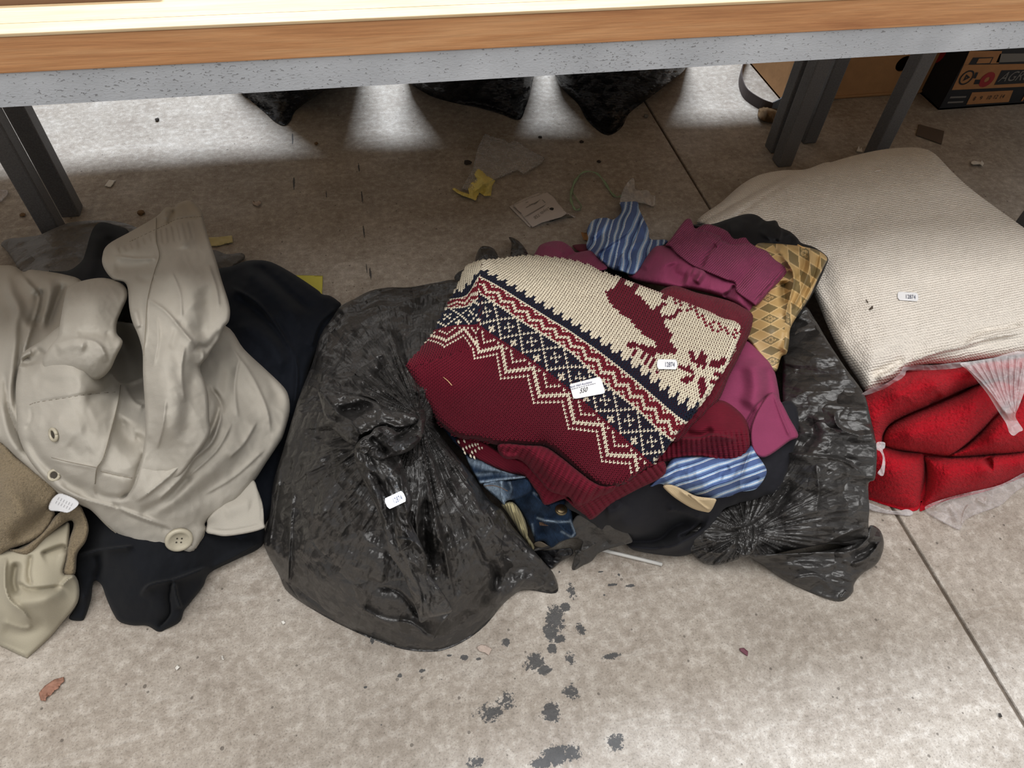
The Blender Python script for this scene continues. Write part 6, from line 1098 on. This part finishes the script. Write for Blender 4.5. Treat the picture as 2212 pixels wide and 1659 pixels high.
Z3 = zz(1472, 0, .3376); R5 = zz(0, 1200, .3345); R6 = zz(740, 1200, .3345); R7 = zz(1472, 1100, .337)
flake('paper_slip', 'small white paper slip near the left bench legs', 'paper', Z1((668, 1190), (698, 1150), (741, 1155), (708, 1199)), 0, M_WHT, dz=.001)
flake('torn_paper', 'small torn pinkish paper piece on the dark floor behind the coat', 'paper', Z1((1614, 1284), (1640, 1292), (1660, 1280), (1674, 1300), (1650, 1321), (1616, 1310)), 0, M_PINK, dz=.008)
flake('brown_leaf', 'brown dry leaf fragment on the floor at the lower left', 'leaf', R5((250, 888), (290, 840), (350, 800), (412, 783), (417, 812), (395, 830), (375, 862), (352, 872), (330, 902), (300, 915), (296, 942), (262, 936)), 0, M_LEAF, dz=.006)
flake('torn_label', 'half torn white paper label stuck to the floor below the tied bag', 'label', R6((864, 592), (895, 572), (930, 580), (966, 602), (945, 645), (920, 628), (880, 618)), 0, M_PINK, dz=.002)
flake('paint_flake', 'purple paint flake on the floor at the lower right', 'flake', R7((368, 892), (400, 888), (428, 912), (424, 944), (398, 925), (380, 912)), 0, M_PURP, dz=.002)
flake('white_chip', 'small bright white chip on the floor left of the tied bag', 'chip', R5((1815, 425), (1832, 418), (1844, 436), (1828, 448)), 0, M_WHT)
flake('white_curl', 'tiny white curl on the floor near the lower left', 'chip', R5((1432, 650), (1440, 648), (1438, 662), (1448, 670), (1438, 674)), 0, M_WHT, step=1)
flake('white_crumb', 'white flaky crumb on the floor below the black trousers', 'chip', R5((1130, 725), (1145, 705), (1162, 720), (1140, 742)), 0, M_WHT, step=1)
flake('white_screw', 'white plastic wall plug on the dark floor at the right', 'plastic plug', K5((1812, 872), (1835, 864), (1885, 874), (1892, 862), (1912, 885), (1898, 906), (1880, 892), (1830, 895), (1812, 886)), 0, M_WHT, h=.006, dz=.003, step=1)
flake('plaster_bit', 'white crumb of plaster behind the cream blanket', 'chip', K5((945, 795), (962, 752), (972, 778), (985, 765), (993, 800)), 0, M_WHT, h=.004, dz=.004, step=1)
flake('plaster_bit', 'faint white crumb behind the right bench legs', 'chip', K5((690, 490), (705, 475), (718, 490), (705, 512)), 0, M_PINK, h=.003, dz=.003, step=1)
flake('grey_chip', 'small grey chip on the bright floor at lower right edge', 'chip', R7((2030, 1310), (2045, 1305), (2058, 1330), (2040, 1335)), 0, M_STONE, step=1)
def pebble(name, label, px, py, r, mat, cat='debris', seed=0, flat=.6):
    c = P(px, py, 0); rs = np.random.RandomState(seed); v = []; f = []; sg, rg = 9, 5
    for i in range(rg):
        a = math.pi * (i + .5) / rg
        for k in range(sg): t = 2 * math.pi * k / sg; q = r * (.75 + .5 * rs.rand()); v.append((c[0] + q * math.sin(a) * math.cos(t), c[1] + q * math.sin(a) * math.sin(t), r * flat + r * flat * math.cos(a)))
    for i in range(rg - 1):
        for k in range(sg): f.append((i * sg + k, (i + 1) * sg + k, (i + 1) * sg + (k + 1) % sg, i * sg + (k + 1) % sg))
    f.append(tuple(range(sg))); f.append(tuple((rg - 1) * sg + k for k in range(sg))[::-1])
    o = raw(name, v, f, mat, None, False); return tag(o, label, cat)
pebble('black_lump', 'small black lump on the lit floor behind the left bench legs', *Z1((1010, 772))[0], .0065, M_STONE, seed=1)
pebble('stone_bit', 'small brown crumb on the floor between the back bin bags', *Z1((2024, 925))[0], .006, M_DRY, seed=2)
pebble('grey_nut', 'small grey nut on the floor near the shiny back bin bag', *Z2((1942, 750))[0], .008, M_GREYP, seed=3)
pebble('dark_crumb', 'dark crumb in the shadow behind the bubble wrap', *Z2((1265, 882))[0], .006, M_STONE, seed=4, flat=.4)
pebble('dark_crumb', 'dark crumb nearest the shiny back bin bag', *Z2((1528, 912))[0], .007, M_STONE, seed=5, flat=.4)
pebble('dark_crumb', 'dark crumb on the floor above the green ribbon', *Z2((1640, 1038))[0], .006, M_STONE, seed=6, flat=.4)
pebble('dust_clump', 'dark clump of dust at the left edge of the bubble wrap', *Z2((800, 1045))[0], .011, M_STONE, seed=7, flat=.25)
pebble('brown_crumb', 'brown crumb behind the coat sleeve cuff', *Z1((905, 1368))[0], .010, M_DRY, seed=8, flat=.4)
pebble('brown_crumb', 'brown crumb beside the left bench leg foot', *Z1((148, 1380))[0], .007, M_DRY, seed=9, flat=.4)
rod = tube('plastic_rod', [P(a, b, .004) for a, b in J7((1450, 1170), (1600, 1208), (1900, 1280), (2080, 1325))], .0035, M_ROD, None, 8); tag(rod, 'thin white plastic rod on the floor below the black skirt', 'rod')
o = tube('straw', [P(a, b, ZPAN(np.array([a]), np.array([b]))[0] + .003) for a, b in S1((430, 1520), (480, 1560), (532, 1618))], .0006, plain('straw_yellow', srgb(214, 176, 130), .7), None, 5); tag(o, 'thin straw fragment lying on the maroon jumper panel', 'straw')
o, _ = relief('polythene_scrap', None, clear_film('edge_polythene', .35), wz(.006, Z1((-60, 1205), (10, 1212), (52, 1222), (35, 1262), (-10, 1300), (-60, 1300))), wr=crumple(.008, 14, 117), step=1.5, edge=None, base=0); tag(o, 'clear polythene scrap at the left edge behind the coat', 'plastic scrap')
# cream pattern stitches on the folded-under hem
for i, (a, b) in enumerate([(130, 135), (185, 128), (175, 205), (205, 190), (235, 178), (262, 168), (290, 160), (315, 155), (190, 240), (260, 235), (290, 220), (325, 195), (355, 190), (245, 270), (280, 285)]):
    q = J7((a, b), (a + 14, b + 34)); zs = [.2745 - .02 * (b / 300.0) + .004] * 2
    tube('cream_stitch', [P(q[0][0], q[0][1], zs[0]), P((q[0][0] + q[1][0]) / 2 - .6, (q[0][1] + q[1][1]) / 2, zs[0] + .0015), P(q[1][0], q[1][1], zs[1] - .001)], [.0009, .0017, .0008], plain('cream_yarn', tuple(C_CREAM), .9) if i == 0 else bpy.data.materials['cream_yarn'], jum, 6)
